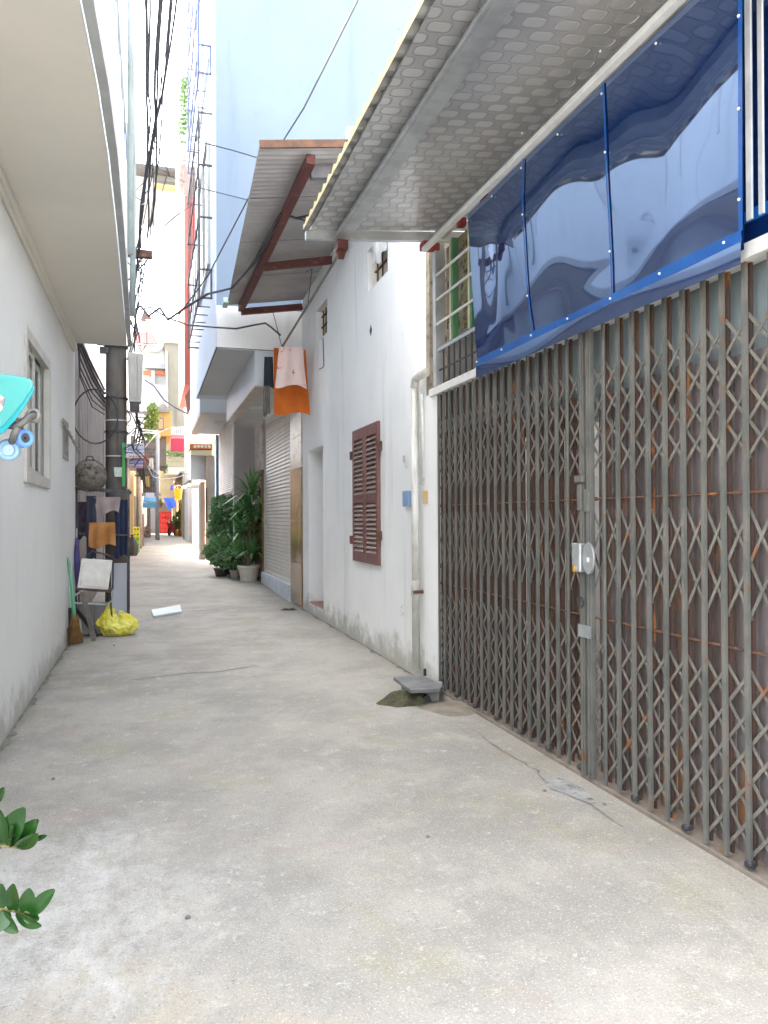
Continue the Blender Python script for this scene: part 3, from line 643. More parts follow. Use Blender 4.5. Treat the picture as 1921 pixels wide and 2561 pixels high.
obj('shutter_guide', MB().box(2.43, 2.48, MY0+.001, MY0+.05, .302, 3.7).box(2.43, 2.48, MY1-.05, MY1-.001, .302, 3.7), M_alu, tw)
obj('bottom_rail', MB().box(2.425, 2.5, MY0+.052, MY1-.052, .302, .345), M_whitest, tw)
# windows and cages on the overhanging front
def cage(y0, y1, z0, z1, nx, dp=.22):
    c = MB(); r = .028
    zs = [z0, z0+.48]+[z0+.48+(z1-z0-.48)*k/3 for k in (1, 2, 3)]
    for z in zs:
        c.bar((TX-dp, y0, z), (TX-dp, y1, z), r, r); c.bar((TX-dp, y0, z), (TX, y0, z), r, r); c.bar((TX-dp, y1, z), (TX, y1, z), r, r)
    for k in range(nx+1):
        y = y0+(y1-y0)*k/nx; c.bar((TX-dp, y, z0), (TX-dp, y, z1), r*.6, r*.6); c.bar((TX-dp, y, z0), (TX, y, z0), r*.6, r*.6)
    c.bar((TX-.02, y0, z0), (TX-.02, y0, z0+.48), r, r); c.bar((TX-dp, y0, z0), (TX-dp, y0, z1), r*1.2, r*1.2)
    return c
for (y0, y1, zb, zt, cb) in ((13.55, 16.4, 5.95, 8.35, 5.22), (13.55, 16.6, 9.55, 12.2, 9.02)):
    wn = obj('window', MB().wall('x', TX-.05, TX-.001, y0, y1, zb, zt, [(y0+.08, (y0+y1)/2-.04, zb+.08, zt-.08), ((y0+y1)/2+.04, y1-.08, zb+.08, zt-.08)]), M_alu, tw)
    obj('pane', MB().box(TX-.02, TX-.004, y0+.081, y1-.081, zb+.081, zt-.081), M_glass, wn)
    obj('window_cage', cage(13.1, 17.0, cb, zt, 7), M_blkst if cb < 7 else M_blue_dk, tw)
obj('lower_band', MB().box(TX+.013, 2.6, TY0-.008, TY0-.001, TZ, 4.93), M_white, tw)

# next pale house, stepping towards the alley
NX, NY0, NY1 = 1.93, 18.6, 23.2
nh = thing('house', (NX, NY0, 0), 'pale blue house with a half raised roller shutter behind the potted plants', 'house')
obj('upper_floors', MB().box(1.12, 7, NY0, NY1, 4.04, 8.9), M_tower2, nh)
obj('upper_link', MB().box(TX+.03, 7, TY1+.003, NY0-.003, TZ+.1, 15.5), M_tower2, nh)
obj('soffit', MB().box(1.14, 2.6, NY0+.02, NY1-.01, 4.02, 4.035), M_greyceil, nh)
obj('soffit_tile', MB().box(1.125, 1.33, NY0+.01, NY1-.01, 3.985, 4.018), M_tile, nh)
obj('side_wall', MB().box(NX, 7, NY0, NY0+.15, 0, 4.015), mat('mauve_grey_wall', (.44,.395,.385), (.36,.325,.32), 1.2, .7), nh)
obj('ceiling_lamp', MB().lathe((1.75, 20.2, 4.015), [(.001,-.10),(.05,-.09),(.06,-.04),(.16,-.03),(.17,0)], 14), M_whitest, nh, smooth=True)
zz0, zz1 = 2.18, 4.01; n_ = 34; s = MB()
for k in range(n_):
    a, b = zz0+(zz1-zz0)*k/n_, zz0+(zz1-zz0)*(k+1)/n_; m = a+(b-a)*.4
    s.quad((NX+.012, NY1-.1, a), (NX+.012, NY0+.16, a), (NX-.006, NY0+.16, m), (NX-.006, NY1-.1, m)); s.quad((NX-.006, NY1-.1, m), (NX-.006, NY0+.16, m), (NX+.012, NY0+.16, b), (NX+.012, NY1-.1, b))
obj('roller_shutter', s, mat('white_shutter', (.70,.69,.67), (.62,.61,.60), 2, .45), nh)
obj('shopfront', MB().box(NX+.5, NX+.55, NY0+.16, NY1, 0, 4), mat('teal_dark', (.06,.08,.08), (.04,.05,.055), 1.2, .3), nh)
obj('shopfront_post', MB().box(NX-.02, NX+.06, NY0+.10, NY0+.2, 0, 4.0), M_panel, nh)
obj('corner_post', MB().box(1.86, 2.1, NY1, NY1+.35, 0, 4.0), mat('steel_blue', (.24,.36,.47), (.19,.30,.40), 5, .6), nh)

# ------------------------------------------------------------------ downpipe, wires and boxes on the white house
pc = onX(1039, 1300, XG-.06)
pt = thing('drainpipe', (XG-.06, pc.y, .1), 'stained grey plastic drainpipe with an elbow running down the white wall corner', 'drainpipe')
ztop = onX(1039, 945, XG-.06).z
el = [(XG-.06, pc.y, ztop-.09+.0)]+[(XG-.06, pc.y-.09+.09*cos(a), ztop-.09+.09*sin(a)) for a in [radians(k) for k in range(0, 91, 15)]]+[(XG-.06, pc.y-.30, ztop)]
obj('pipe', MB().tube([(XG-.06, pc.y, .10), (XG-.06, pc.y, ztop-.1)], .036, 14), M_pvc, pt, smooth=True)
obj('elbow', MB().tube(el, .041, 14), M_pvc, pt, smooth=True)
obj('pipe_joint', MB().tube([(XG-.06, pc.y, .78), (XG-.06, pc.y, .92)], .042, 14), M_pvc, pt, smooth=True)
obj('clamp', MB().box(XG-.10, XG-.001, pc.y-.05, pc.y-.043, .80, .83), M_rust, pt)
p = onX(1057, 1000, XG-.03)
cd = thing('conduit', (XG-.03, p.y, 1.7), 'thin white cable conduit with a looped wire beside the drainpipe', 'conduit')
obj('conduit_pipe', MB().tube([(XG-.03, p.y, 1.80), (XG-.03, p.y, 2.63)], .014, 8), M_whitest, cd, smooth=True)
q = [onX(x, y, XG-.04) for x, y in ((1056,1000),(1060,1060),(1062,1150),(1062,1195),(1054,1207),(1046,1213))]
obj('wire', MB().tube(q, .006, 6), M_cablew, cd)
a, b = onX(1018, 1228, XG), onX(1032, 1266, XG); tag(obj('meter_box', MB().box(XG-.05, XG-.002, b.y, a.y, b.z, a.z), mat('blue_plastic_box', (.20,.33,.55), (.26,.38,.58), 6, .4), bevel=.006, base=(XG, b.y, b.z)), 'small pale blue box fixed to the wall behind the drainpipe', 'box')
a, b = onX(1052, 1228, XG-.05), onX(1063, 1258, XG-.05); tag(obj('yellow_tag', MB().box(XG-.03, XG-.022, b.y, a.y, b.z, a.z), mat('yellow_card', (.72,.42,.06), (.6,.5,.3), 20, .5), base=(XG-.03, b.y, b.z)), 'small yellow tag stuck to the white pier right of the drainpipe', 'tag')
p = onX(1014, 1155, XG-.03); tag(obj('hanging_clip', MB().bar(p+V((0,-.03,-.06)), p+V((0,.03,.03)), .02, .012).box(XG-.04, XG-.03, p.y+.0, p.y+.05, p.z, p.z+.06), M_alu, base=p), 'small metal clip dangling left of the drainpipe', 'clip')
q = [onX(808, 845, XG-.03), onX(809, 880, XG-.03), onX(810, 915, XG-.03), onX(806, 920, XG-.05), onX(799, 923, XG-.05)]
tag(obj('plug_cable', MB().tube(q, .008, 6), M_cable, base=q[-1]), 'thin cable with a plug hanging from the far wall vent', 'cable')

# drain box with stone lid, moss and soil
db = thing('drain_box', (2.2, 6.1, 0), 'concrete drain box with a dark stone lid against the white pier', 'drain box')
zl = .135
c4 = [onZ(*p, zl) for p in ((984,1693),(1052,1686),(1110,1714),(1101,1722),(1026,1725))]
obj('stone_lid', MB().prism([v-V((0,0,.03)) for v in c4], (0,0,.03)), M_slate, db, bevel=.004)
bx = [onZ(*p, 0) for p in ((1004,1735),(1030,1752),(1098,1757),(1108,1735),(1050,1722))]
obj('box_body', MB().prism([V((v.x, v.y, -.03)) for v in bx], (0,0,zl-.004)), M_conc, db)
hA, hB = onZ(1058, 1760, 0), onZ(1075, 1760, 0)
obj('outlet', MB().tube([(hA+hB)/2+V((0,.08,.035)), (hA+hB)/2+V((0,-.015,.035))], .034, 12), M_dark, db)
stub = onZ(1063, 1690, zl); obj('lid_stub', MB().box(stub.x-.01, stub.x+.01, stub.y-.01, stub.y+.01, zl, zl+.06), M_dark, db)
mo = MB(); mc = onZ(1020, 1757, 0)
def mnd(u, v):
    a = 2*pi*u; r = v; x = mc.x+.26*r*cos(a)*(1+.2*sin(3*a)); y = mc.y+.17*r*sin(a)*(1+.2*cos(2*a))
    return (x, y, .10*(1-r*r)*(1+.25*sin(11*u+7*v))+.006*sin(40*u)-.012)
mo.grid(mnd, 28, 8); obj('moss_mound', mo, M_moss, kind='stuff', smooth=True)
so_ = MB(); mc2 = onZ(1125, 1770, 0)
so_.grid(lambda u, v: (mc2.x+.24*v*cos(2*pi*u)*(1+.15*sin(6*pi*u)), mc2.y+.30*v*sin(2*pi*u), .035*(1-v*v)-.006), 24, 6); obj('soil_heap', so_, mat('sandy_soil', (.26,.225,.175), (.19,.165,.13), 8, .95, bump=.8, bscale=50), kind='stuff', smooth=True)

# ------------------------------------------------------------------ washing on the pole under the awning
p0, p1 = onX(868, 602, XG-.06), atD(705, 868, 11.7)
tag(obj('clothes_pole', MB().tube([p0, p0.lerp(p1, .5)+V((0,0,-.01)), p1+(p1-p0)*.12], .017, 8), mat('bamboo_grey', (.23,.20,.17), (.15,.13,.11), 6, .7), base=p1), 'long dark clothes pole slung under the awning along the white wall', 'pole')
def wire_thing(pts, r, label, m=None, name='cable', cat='cable', group=None):
    return tag(obj(name, MB().tube(pts, r, 6), m or M_cable, base=tuple(pts[0])), label, cat, group)
wire_thing([P(764, 645)-V((0,0,.12)), p0.lerp(p1, .45)+V((-.03,0,.35)), p0.lerp(p1, .55)], .006, 'near wire tying the clothes pole to the middle awning beam')
wire_thing([P(685, 770)-V((0,0,.1)), p1+V((0,.02,.02))], .006, 'far wire tying the clothes pole to the end awning beam')
def cloth(name, label, c, wd, ht, m, cat, amp=.03, ph=0, taper=0, skew=0, fold=3, hang=True, rot=0):
    """c = top centre; hangs in the plane across the alley"""
    rx = V((cos(rot), sin(rot), 0)); ry = V((-sin(rot), cos(rot), 0))
    def fn(u, v):
        ww = wd*(1+taper*v)
        return V(c)+rx*((u-.5)*ww+skew*v)+ry*(amp*sin(fold*2*pi*u+ph)*(.35+.65*v)+amp*.5*sin(7*v+4*u))+V((0,0,-ht*v-.03*sin(2*pi*u+ph)*v))
    a = MB().grid(fn, 28, 20)
    n = len(a.v); a.v += [(p[0]+ry.x*.006, p[1]+ry.y*.006, p[2]) for p in a.v]; a.f += [tuple(i+n for i in f[::-1]) for f in a.f]
    return tag(obj(name, a, m, smooth=True, base=tuple(c)), label, cat)
M_orange = mat('orange_towel', (.62,.155,.02), (.55,.125,.015), 6, .95, bump=.6, bscale=120)
M_pinkp  = mat('pink_print', (.78,.56,.52), (.74,.62,.58), 8, .85, spot=(.42,.08,.06), sscale=10, sthr=.60)
M_navy   = mat('dark_teal_cloth', (.015,.035,.045), (.03,.035,.05), 3, .9)
cloth('towel', 'bright orange towel hanging on the clothes pole', atD(725, 872, 11.9), .50, 1.02, M_orange, 'towel', .02, .4, .12, .03, 1.5)
pk = cloth('shorts', 'pink patterned shorts hanging in front of the orange towel', atD(728, 868, 11.55), .36, .60, M_pinkp, 'shorts', .025, 1.0, .35, .0, 2)
cloth('trousers', 'dark teal trousers hanging left of the orange towel', atD(672, 892, 12.1), .13, .52, M_navy, 'trousers', .02, .2, .3, 0, 1)
cloth('trousers', 'grey brown trousers hanging below the dark pair beside the towel', atD(667, 965, 12.0), .10, .46, mat('taupe_cloth', (.20,.18,.165), (.14,.13,.13), 5, .9), 'trousers', .015, 0, .1)
hh = MB()
for px in (725, 672):
    c = atD(px, 870, 11.6+(.1 if px < 700 else 0)); hh.tube([c+V((-.2,0,-.02)), c+V((0,0,.04)), c+V((.2,0,-.02))], .006, 6)
wire_thing([atD(702, 872, 11.6), atD(725, 866, 11.6), atD(760, 880, 11.6)], .007, 'pale hanger wire holding the pink shorts', M_cablew, 'hanger', 'hanger')


# ------------------------------------------------------------------ boundary wall and houses behind it on the left
bw = thing('boundary_wall', (-1.0, 10.9, 0), 'weathered pinkish boarded wall behind the concrete pole', 'wall')
y = 10.80; k = 0
while y < 24:
    wd = random.choice((.42, .55, .7)); h = 4.12+random.uniform(-.03, .03)
    obj('board', MB().box(-1.03+random.uniform(-.012,.012), -1.12, y, y+wd-.015, -.05, h), M_board, bw); y += wd
obj('backing', MB().box(-1.16, -1.121, 10.8, 24, -.05, 4.0), M_conc, bw)
obj('coping', MB().box(-1.2, -.98, 10.8, 24, 4.16, 4.21), M_conc, bw)
ph_ = thing('house', (-1.6, 10.8, 0), 'pale sky blue house wall glimpsed above the boarded wall behind the pole', 'house')
obj('wall', MB().box(-9, -1.6, 10.8, 26, 0, 12.6), M_fascia, ph_)  # unseen height and near end extended to keep sun off the white wall
ww = MB().wall('y', 10.78, 10.799, -3.2, -2.0, 5.0, 6.4, [(-3.1, -2.65, 5.1, 6.3), (-2.55, -2.1, 5.1, 6.3)])
wq = obj('window', ww, M_alu, ph_); obj('pane', MB().box(-3.1, -2.1, 10.79, 10.798, 5.1, 6.3), M_glass, wq)

# ------------------------------------------------------------------ concrete utility pole
PXc, PYc = -.492, 12.0
po = thing('utility_pole', (PXc, PYc, 0), 'dark grey concrete utility pole standing at the left of the alley', 'utility pole')
obj('shaft', MB().tube([(PXc, PYc, -.1), (PXc, PYc, 2), (PXc, PYc, 4), (PXc, PYc, 9.2)], .165, 20, r2=.135), M_pole, po, smooth=True)
for z in (2.78, 3.28, 4.05): obj('band', MB().tube([(PXc, PYc, z), (PXc, PYc, z+.025)], .170, 20), M_blkst, po)
for z in (2.95, 2.42, 1.72): obj('tape', MB().tube([(PXc, PYc, z), (PXc, PYc, z+.018)], .168, 20), M_cablew, po)
a = onY(325, 632, PYc); obj('crossarm', MB().box(PXc-.3, .03, PYc-.05, PYc+.05, a.z-.06, a.z+.05), M_rust, po)
obj('arm_brace', MB().bar((PXc+.1, PYc, a.z-.5), (-.02, PYc, a.z-.06), .04, .012).tube([(-.02+.0,PYc-.02,a.z-.06), (-.1,PYc,a.z-.17), (-.3,PYc,a.z-.18), (PXc+.12,PYc,a.z-.08)], .012, 6), M_blkst, po)
obj('bracket', MB().box(PXc-.22, PXc-.10, PYc-.2, PYc-.12, 3.93, 4.02).box(PXc-.26, PXc+.2, PYc-.19, PYc-.165, 4.04, 4.06), M_blkst, po)
tag(obj('green_strip', MB().box(PXc+.085, PXc+.125, PYc-.19, PYc-.165, 1.98, 2.62), mat('green_plastic', (.06,.42,.10), (.05,.33,.09), 6, .5)), None); bpy.data.objects['green_strip'].parent = None
gs = bpy.data.objects['green_strip']; tag(gs, 'bright green plastic strip tied to the concrete pole', 'strip')
tag(obj('sticker', MB().add([(PXc-.02, PYc-.171, 2.12), (PXc+.09, PYc-.168, 2.12), (PXc+.085, PYc-.168, 2.26), (PXc-.03, PYc-.171, 2.26)], [(0,1,2,3)]), mat('mint_sticker', (.42,.62,.50), (.7,.75,.72), 20, .5), base=(PXc, PYc-.17, 2.12)), 'small mint green sticker on the concrete pole', 'sticker')
# cabinet
ca, cb = onY(320, 886, 11.9), onY(358, 1020, 11.9)
cbx = thing('meter_cabinet', (ca.x, 11.75, cb.z), 'tall cream metal meter cabinet fixed to the concrete pole', 'cabinet')
obj('body', MB().prism([(ca.x, 11.72, ca.z), (cb.x+.0, 11.72, ca.z-.02), (cb.x-.03, 11.72, cb.z+.06), (ca.x+.02, 11.72, cb.z+.06)], (0,.26,0)), M_cab, cbx, bevel=.008)
obj('door', MB().box(ca.x+.03, (ca.x+cb.x)/2+.02, 11.708, 11.718, cb.z+.12, ca.z-.05).box((ca.x+cb.x)/2+.03, cb.x-.04, 11.708, 11.718, cb.z+.12, ca.z-.05), M_cab, cbx, bevel=.003)
obj('base', MB().box(ca.x+.03, cb.x-.05, 11.74, 11.95, cb.z-.06, cb.z+.058), M_blkst, cbx)
# notice boards
def print_mat(name, base, rows):
    m = mat(name, base, rough=.5); t = m.node_tree; N = t.nodes; L = t.links; b = N['Principled BSDF']
    tc = N.new('ShaderNodeTexCoord'); sx = N.new('ShaderNodeSeparateXYZ'); L.new(tc.outputs['Generated'], sx.inputs[0])
    r = N.new('ShaderNodeValToRGB'); r.color_ramp.interpolation = 'CONSTANT'; e = r.color_ramp.elements
    while len(e) > 1: e.remove(e[0])
    e[0].position = 0; e[0].color = (*rows[0][1], 1)
    for p, c in rows[1:]: q = e.new(p); q.color = (*c, 1)
    L.new(sx.outputs[2], r.inputs[0])
    nz = N.new('ShaderNodeTexNoise'); nz.inputs['Scale'].default_value = 16; nz.inputs['Detail'].default_value = 3; L.new(tc.outputs['Generated'], nz.inputs[0])
    mr = N.new('ShaderNodeMapRange'); mr.inputs[1].default_value = .46; mr.inputs[2].default_value = .50; L.new(nz.outputs[0], mr.inputs[0])
    mx = N.new('ShaderNodeMix'); mx.data_type = 'RGBA'; L.new(mr.outputs[0], mx.inputs[0]); mx.inputs[6].default_value = (*base, 1); L.new(r.outputs[0], mx.inputs[7]); L.new(mx.outputs[2], b.inputs['Base Color']); return m
W_, B_, R_, Pu = (.72,.72,.78), (.10,.11,.38), (.62,.12,.08), (.42,.42,.62)
def board(label, px0, px1, py0, py1, Y, m, rot=.25):
    a, b = onY(px0, py0, Y), onY(px1, py1, Y); c = (a+b)/2; hx = (b.x-a.x)/2; hz = (a.z-b.z)/2
    return tag(obj('notice_board', MB().obox(c, (hx, hx*rot*.4, .0), (0, .006, 0), (0, 0, hz)), m, base=tuple(c)), label, 'sign', 'notice boards on the pole')
board('upper notice board, white with violet printed lines and a red footer, beside the pole', 315, 361, 1108, 1146, 11.8, print_mat('print_upper', W_, [(0,R_),(.16,W_),(.3,B_),(.42,W_),(.5,B_),(.6,Pu),(.72,W_),(.8,B_),(.92,W_)]))
board('lower notice board, faded violet with a red bottom stripe, beside the pole', 323, 358, 1148, 1171, 11.95, print_mat('print_lower', Pu, [(0,R_),(.25,W_),(.4,B_),(.6,Pu),(.8,B_)]))

# ------------------------------------------------------------------ overhead cables
def sag(a, b, s, n=14):
    return [V(a).lerp(V(b), i/n)+V((0,0,-s*4*(i/n)*(1-i/n))) for i in range(n+1)]
random.seed(3)
arm = onY(352, 628, PYc-.06)
kn = atD(378, 345, 8.2)                                 # the knot where the bundles meet
cabs = [((362,-60),(370,300),(350,620)), ((372,-60),(374,280),(346,640)), ((402,-60),(385,290),(366,600)), ((410,-60),(388,300),(338,640)),
        ((420,-60),(392,310),(372,600)), ((438,-60),(396,300),(376,622)), ((430,-60),(390,330),(344,660)), ((446,-60),(402,290),(380,600)), ((406,-60),(384,310),(334,700)), ((368,-60),(368,390),(330,760))]
desc = ['leftmost thick black overhead cable', 'second thick black overhead cable from the left', 'thick cable left in the middle bundle', 'thick cable right in the middle bundle',
        'thin cable between the middle and right bundles', 'left thick cable of the right bundle', 'thin slack cable of the right bundle', 'rightmost overhead cable in the strip of sky', 'middle bundle cable dropping behind the crossarm', 'low thick cable running down beside the pole']
for i, (c, d) in enumerate(zip(cabs, desc)):
    r = (.013,.010,.014,.011,.006,.012,.006,.010,.008,.011)[i]
    a, m_, e = atD(*c[0], 5.6+.1*i), atD(*c[1], 8.0+.05*i), atD(*c[2], 11.6)
    back = a+(a-m_).normalized()*9; back.z = min(back.z, a.z+.4)
    pts = [back]+[a.lerp(m_, t)+V((.01*sin(5*t+i), 0, -.03*sin(pi*t))) for t in (0,.2,.4,.6,.8)]+[m_.lerp(e, t)+V((.02*sin(7*t+i), 0, -.06*sin(pi*t))) for t in (0,.25,.5,.75,1)]
    wire_thing(pts, r, d+' strung along the alley to the pole', None, 'overhead_cable', 'cable', 'cables along the alley')
# far cables dropping from the crossarm down the pole, and along the alley beyond
for i, (pts, lb) in enumerate([
    ([(352,640),(336,700),(332,760),(345,830),(322,900)], 'loose cable dropping from the crossarm past the cabinet top'),
    ([(366,640),(352,740),(338,800),(336,880)], 'straight cable dropping from the crossarm behind the cabinet'),
    ([(340,640),(352,690),(344,760),(330,860),(318,900)], 'curling cable beside the pole above the cabinet')]):
    wire_thing([atD(x, y, 11.8+.06*i) for x, y in pts], .011, lb)
for i, (pts, D0, r, lb) in enumerate([
    ([(500,355),(580,375),(690,408),(800,430)], 10.5, .009, 'thin black wire crossing the blue wall to the awning, upper one'),
    ([(480,465),(600,495),(720,525),(790,545)], 11.5, .008, 'thin black wire crossing the blue wall to the awning, lower one'),
    ([(895,0),(760,270),(640,460),(520,690),(400,850)], 8.5, .010, 'long thin twisted wire running diagonally across the blue wall')]):
    n = len(pts); wire_thing([atD(x, y, D0+(i*2.2)*(k/(n-1))+ (0 if i < 2 else 0)) for k, (x, y) in enumerate(pts)], r, lb)
thick = [(810,515),(740,520),(712,512),(690,545),(640,635),(560,700),(520,735),(470,765),(420,800),(400,770),(372,790),(352,765),(338,775)]
wire_thing([P(x, y)-V((0,0,.03)) if k < 6 else atD(x, y, 10.4+.22*(k-6)) for k, (x, y) in enumerate(thick)], .017, 'thick black service cable looping from the awning to the houses opposite')
wire_thing([P(x, y)-V((0,0,.02)) for k, (x, y) in enumerate([(812,505),(770,540),(735,530),(700,520),(672,560),(640,628),(612,670)])], .010, 'second service cable twisted along the thick one under the awning')
tan_ = [(701,838),(680,820),(664,808),(640,812),(590,822),(530,818),(470,812),(420,795),(375,768),(350,775)]
wire_thing([atD(x, y, 11.4+.15*k) for k, (x, y) in enumerate(tan_)], .014, 'dark cable sagging across the pale wall above the porch')
random.seed(29)
for i, w_ in enumerate(('first', 'second', 'third', 'fourth', 'fifth', 'sixth', 'seventh')):
    x0 = random.uniform(326, 362); y0 = random.uniform(600, 680); pts = [(x0, y0)]
    for k in range(7): pts.append((max(322, min(368, pts[-1][0]+random.uniform(-16, 13))), pts[-1][1]+random.uniform(18, 42)))
    wire_thing([atD(x, y, 11.75+random.uniform(-.12, .2)) for x, y in pts], random.choice((.006, .008, .010)), w_+' from the crossarm of the crinkled wires falling beside the pole', None, 'loose_wire', 'cable', 'crinkled wires beside the pole')
for i, (pts, lb) in enumerate([([(378,340),(392,420),(420,432),(405,480)], 'wire curling from the cable knot towards the yellow beam'), ([(376,330),(410,400),(424,440),(462,455)], 'wire from the cable knot to the pale blue house'), ([(384,400),(366,450),(338,478)], 'dashed thin wire slanting left from the cable bundle'), ([(374,470),(352,500),(338,492)], 'short wire end sticking out left of the cable bundle')]):
    wire_thing([atD(x, y, 9.2+.3*k) for k, (x, y) in enumerate(pts)], .006, lb)
wire_thing([atD(x, y, 16+.4*k) for k, (x, y) in enumerate([(470,1035),(440,1020),(410,1000),(385,965),(362,950)])], .018, 'dark drooping wire crossing in front of the concrete tower')
wire_thing([atD(x, y, 11.8) for x, y in [(382,590),(400,575),(440,540),(480,512)]], .007, 'thin wire from the crossarm up to the pale house front')
wl = [(-60,215),(0,252),(60,300),(150,392),(250,478),(300,503),(345,515),(372,505)]
wire_thing([atD(x, y, 3.9+.9*k) for k, (x, y) in enumerate(wl)], .006, 'thin white wire crossing below the left overhang', M_cablew)
for i, o_ in enumerate(('topmost', 'second from top', 'third from top', 'middle', 'third lowest', 'second lowest', 'lowest')):
    z = 3.3+.14*i; wire_thing([(-.97+.01*i, 10.7, 4.25-.06*i), (-.93, 11.2, 3.95-.08*i+.05*sin(i)), (-.8, 11.6, 3.7-.1*i), (PXc-.16, 11.9, 3.4-.06*i)], .014-.001*i,
        o_+' dark cable of the bundle slanting from the left house to the pole', None, 'bundle_cable', 'cable', 'slanting cable bundle beside the pole')
lo = [V((-.75+.30*cos(a), 11.45+.05*sin(3*a), 2.95+.38*sin(a))) for a in [2*pi*k/24 for k in range(25)]]
wire_thing(lo, .011, 'loose loop of black cable hanging left of the pole', None, 'cable_loop')
random.seed(11)
for i, d in enumerate(('innermost', 'second', 'third', 'outer')):
    pts = [V((-.33+.05*i, 11.75, 3.1-.05*i))]
    for k in range(9): pts.append(pts[0]+V((random.uniform(-.05,.16), random.uniform(-.1,.1), -.08*k-random.uniform(0,.1))))
    wire_thing(pts, .009, d+' tangled cable coil hanging below the meter cabinet', None, 'cable_coil')
cf = MB(); pA, pB = onX(156, 1052, XL+.03), onX(197, 1128, XL+.05)
for k in range(16):
    c = pA.lerp(pB, k/15); cf.tube([c, c+(pB-pA)*.045], .020 if k % 2 else .015, 8)
tag(obj('corrugated_hose', cf, mat('dusty_hose', (.33,.31,.27), (.22,.21,.19), 9, .7), base=tuple(pA)), 'short dusty corrugated hose slanting from the small vent', 'hose')

# ------------------------------------------------------------------ clutter between the left house and the pole
wk = atD(225, 1190, 10.35)
axis = (V((0,0,1.5))-wk).normalized()+V((.12,0,.05)); prof = [(.001,.125),(.05,.120),(.10,.105),(.15,.078),(.19,.040),(.213,.0),(.219,-.004),(.214,-.012),(.18,.03)]
wkt = thing('wok', tuple(wk), 'large sooty wok hanging bottom outwards on the wall corner', 'wok')
obj('bowl', MB().lathe(wk, prof, 28, axis), mat('sooty_iron', (.115,.098,.08), (.20,.18,.155), 16, .7, metal=.2, bump=.3, bscale=40, spot=(.03,.027,.025), sscale=9, sthr=.54), wkt, smooth=True)
obj('rim', MB().lathe(wk, [(.212,.006),(.224,.006),(.224,-.014),(.212,-.014)], 28, axis), M_blkst, wkt)
obj('handle', MB().tube([wk+V((-.05,0,.215)), wk+V((-.03,-.03,.26)), wk+V((.03,-.03,.26)), wk+V((.05,0,.215))], .009, 6), M_blkst, wkt)
YR = 11.25
rk = thing('clothes_rack', (-.7, YR, 0), 'black steel clothes rack standing in front of the concrete pole', 'rack')
zr = onY(280, 1232, YR).z
for x in (-.98, -.30): obj('upright', MB().box(x-.014, x+.014, YR-.014, YR+.014, 0, zr+.05), M_blkst, rk)
obj('rail', MB().bar((-1.0, YR, zr+.06), (-.26, YR, zr-.0), .03, .05), M_blkst, rk)
obj('rail', MB().bar((-.98, YR, 1.30), (-.30, YR, 1.27), .025, .025), M_blkst, rk)
obj('foot', MB().box(-.995, -.965, YR-.2, YR+.2, .0, .03).box(-.315, -.285, YR-.2, YR+.2, .0, .03), M_blkst, rk)
def hang(name, label, px0, px1, py0, py1, Y, m, cat, **k):
    a, b = onY(px0, py0, Y), onY(px1, py1, Y)
    return cloth(name, label, ((a.x+b.x)/2, Y, a.z), b.x-a.x, a.z-b.z, m, cat, **k)
hang('cloth', 'greyish pink rag hanging on the black clothes rack', 236, 302, 1243, 1282, YR-.03, mat('dusty_pink_cloth', (.36,.29,.28), (.30,.25,.25), 6, .95), 'rag', amp=.012, fold=2, taper=-.15)
hang('trousers', 'navy trousers hanging at the left end of the black rack', 216, 241, 1240, 1400, YR-.02, mat('navy_cloth', (.03,.038,.07), (.05,.055,.085), 4, .95), 'trousers', amp=.012, fold=1)
hang('skirt', 'dark blue ribbed skirt hanging at the right end of the rack', 286, 320, 1250, 1392, YR+.02, mat('dark_blue_cloth', (.018,.025,.06), (.03,.04,.085), 30, .95, stretch=(3,1,.2)), 'skirt', amp=.014, fold=3)
hang('cloth', 'ochre orange cloth draped in front of the pole', 223, 288, 1307, 1366, YR-.12, mat('ochre_cloth', (.47,.22,.07), (.38,.17,.05), 6, .95), 'cloth', amp=.025, fold=2, taper=.06)
hang('shirt', 'black shirt with purple trim hanging beside the boarded wall', 193, 216, 1255, 1345, YR+.1, mat('black_purple_cloth', (.035,.032,.04), (.07,.05,.08), 12, .9), 'shirt', amp=.012, fold=1)
# chair, box, crate
ch = thing('chair', tuple(onZ(232, 1590, 0)), 'old grey folding chair frame under the white foam box', 'chair')
b0 = onZ(232, 1590, 0); YC = b0.y
def q(px, py, dy=0): return onY(px, py, YC+dy)
obj('seat', MB().prism([q(190,1468,-.15), q(278,1475,-.15), q(278,1482,-.15), q(190,1476,-.15)], (0,.4,0)), mat('brown_vinyl', (.09,.045,.04), (.06,.035,.03), 5, .5), ch)
for x0, y0, x1, y1, dy in ((190,1490,182,1592,-.1),(276,1492,284,1585,-.1),(196,1480,196,1575,.25),(270,1480,274,1570,.25)):
    a, b = q(x0,y0,dy), q(x1,y1,dy); b.z = .0; obj('leg', MB().tube([a, b], .012, 8), M_blkst, ch)
obj('stretcher', MB().tube([q(186,1508,-.12), q(262,1512,-.12), q(280,1503,-.12), q(284,1480,-.12)], .012, 8), M_galv, ch)
obj('back_frame', MB().tube([q(215,1475,.25), q(216,1390,.27), q(230,1378,.27), q(270,1388,.27), q(283,1395,.27), q(282,1475,.25)], .011, 8), M_blkst, ch)
obj('backrest', MB().prism([q(222,1400,.28), q(276,1400,.28), q(276,1440,.28), q(222,1440,.28)], (0,.015,0)), mat('dusty_red_vinyl', (.25,.16,.15), (.2,.13,.12), 5, .6), ch)
fm = mat('foam_white', (.72,.71,.67), (.60,.58,.53), 5, .9, bump=.4, bscale=60, spot=(.42,.40,.35), sscale=9, sthr=.6)
fb_ = thing('foam_box', tuple(q(235,1470)), 'white foam box lid standing tilted on the folding chair', 'foam box')
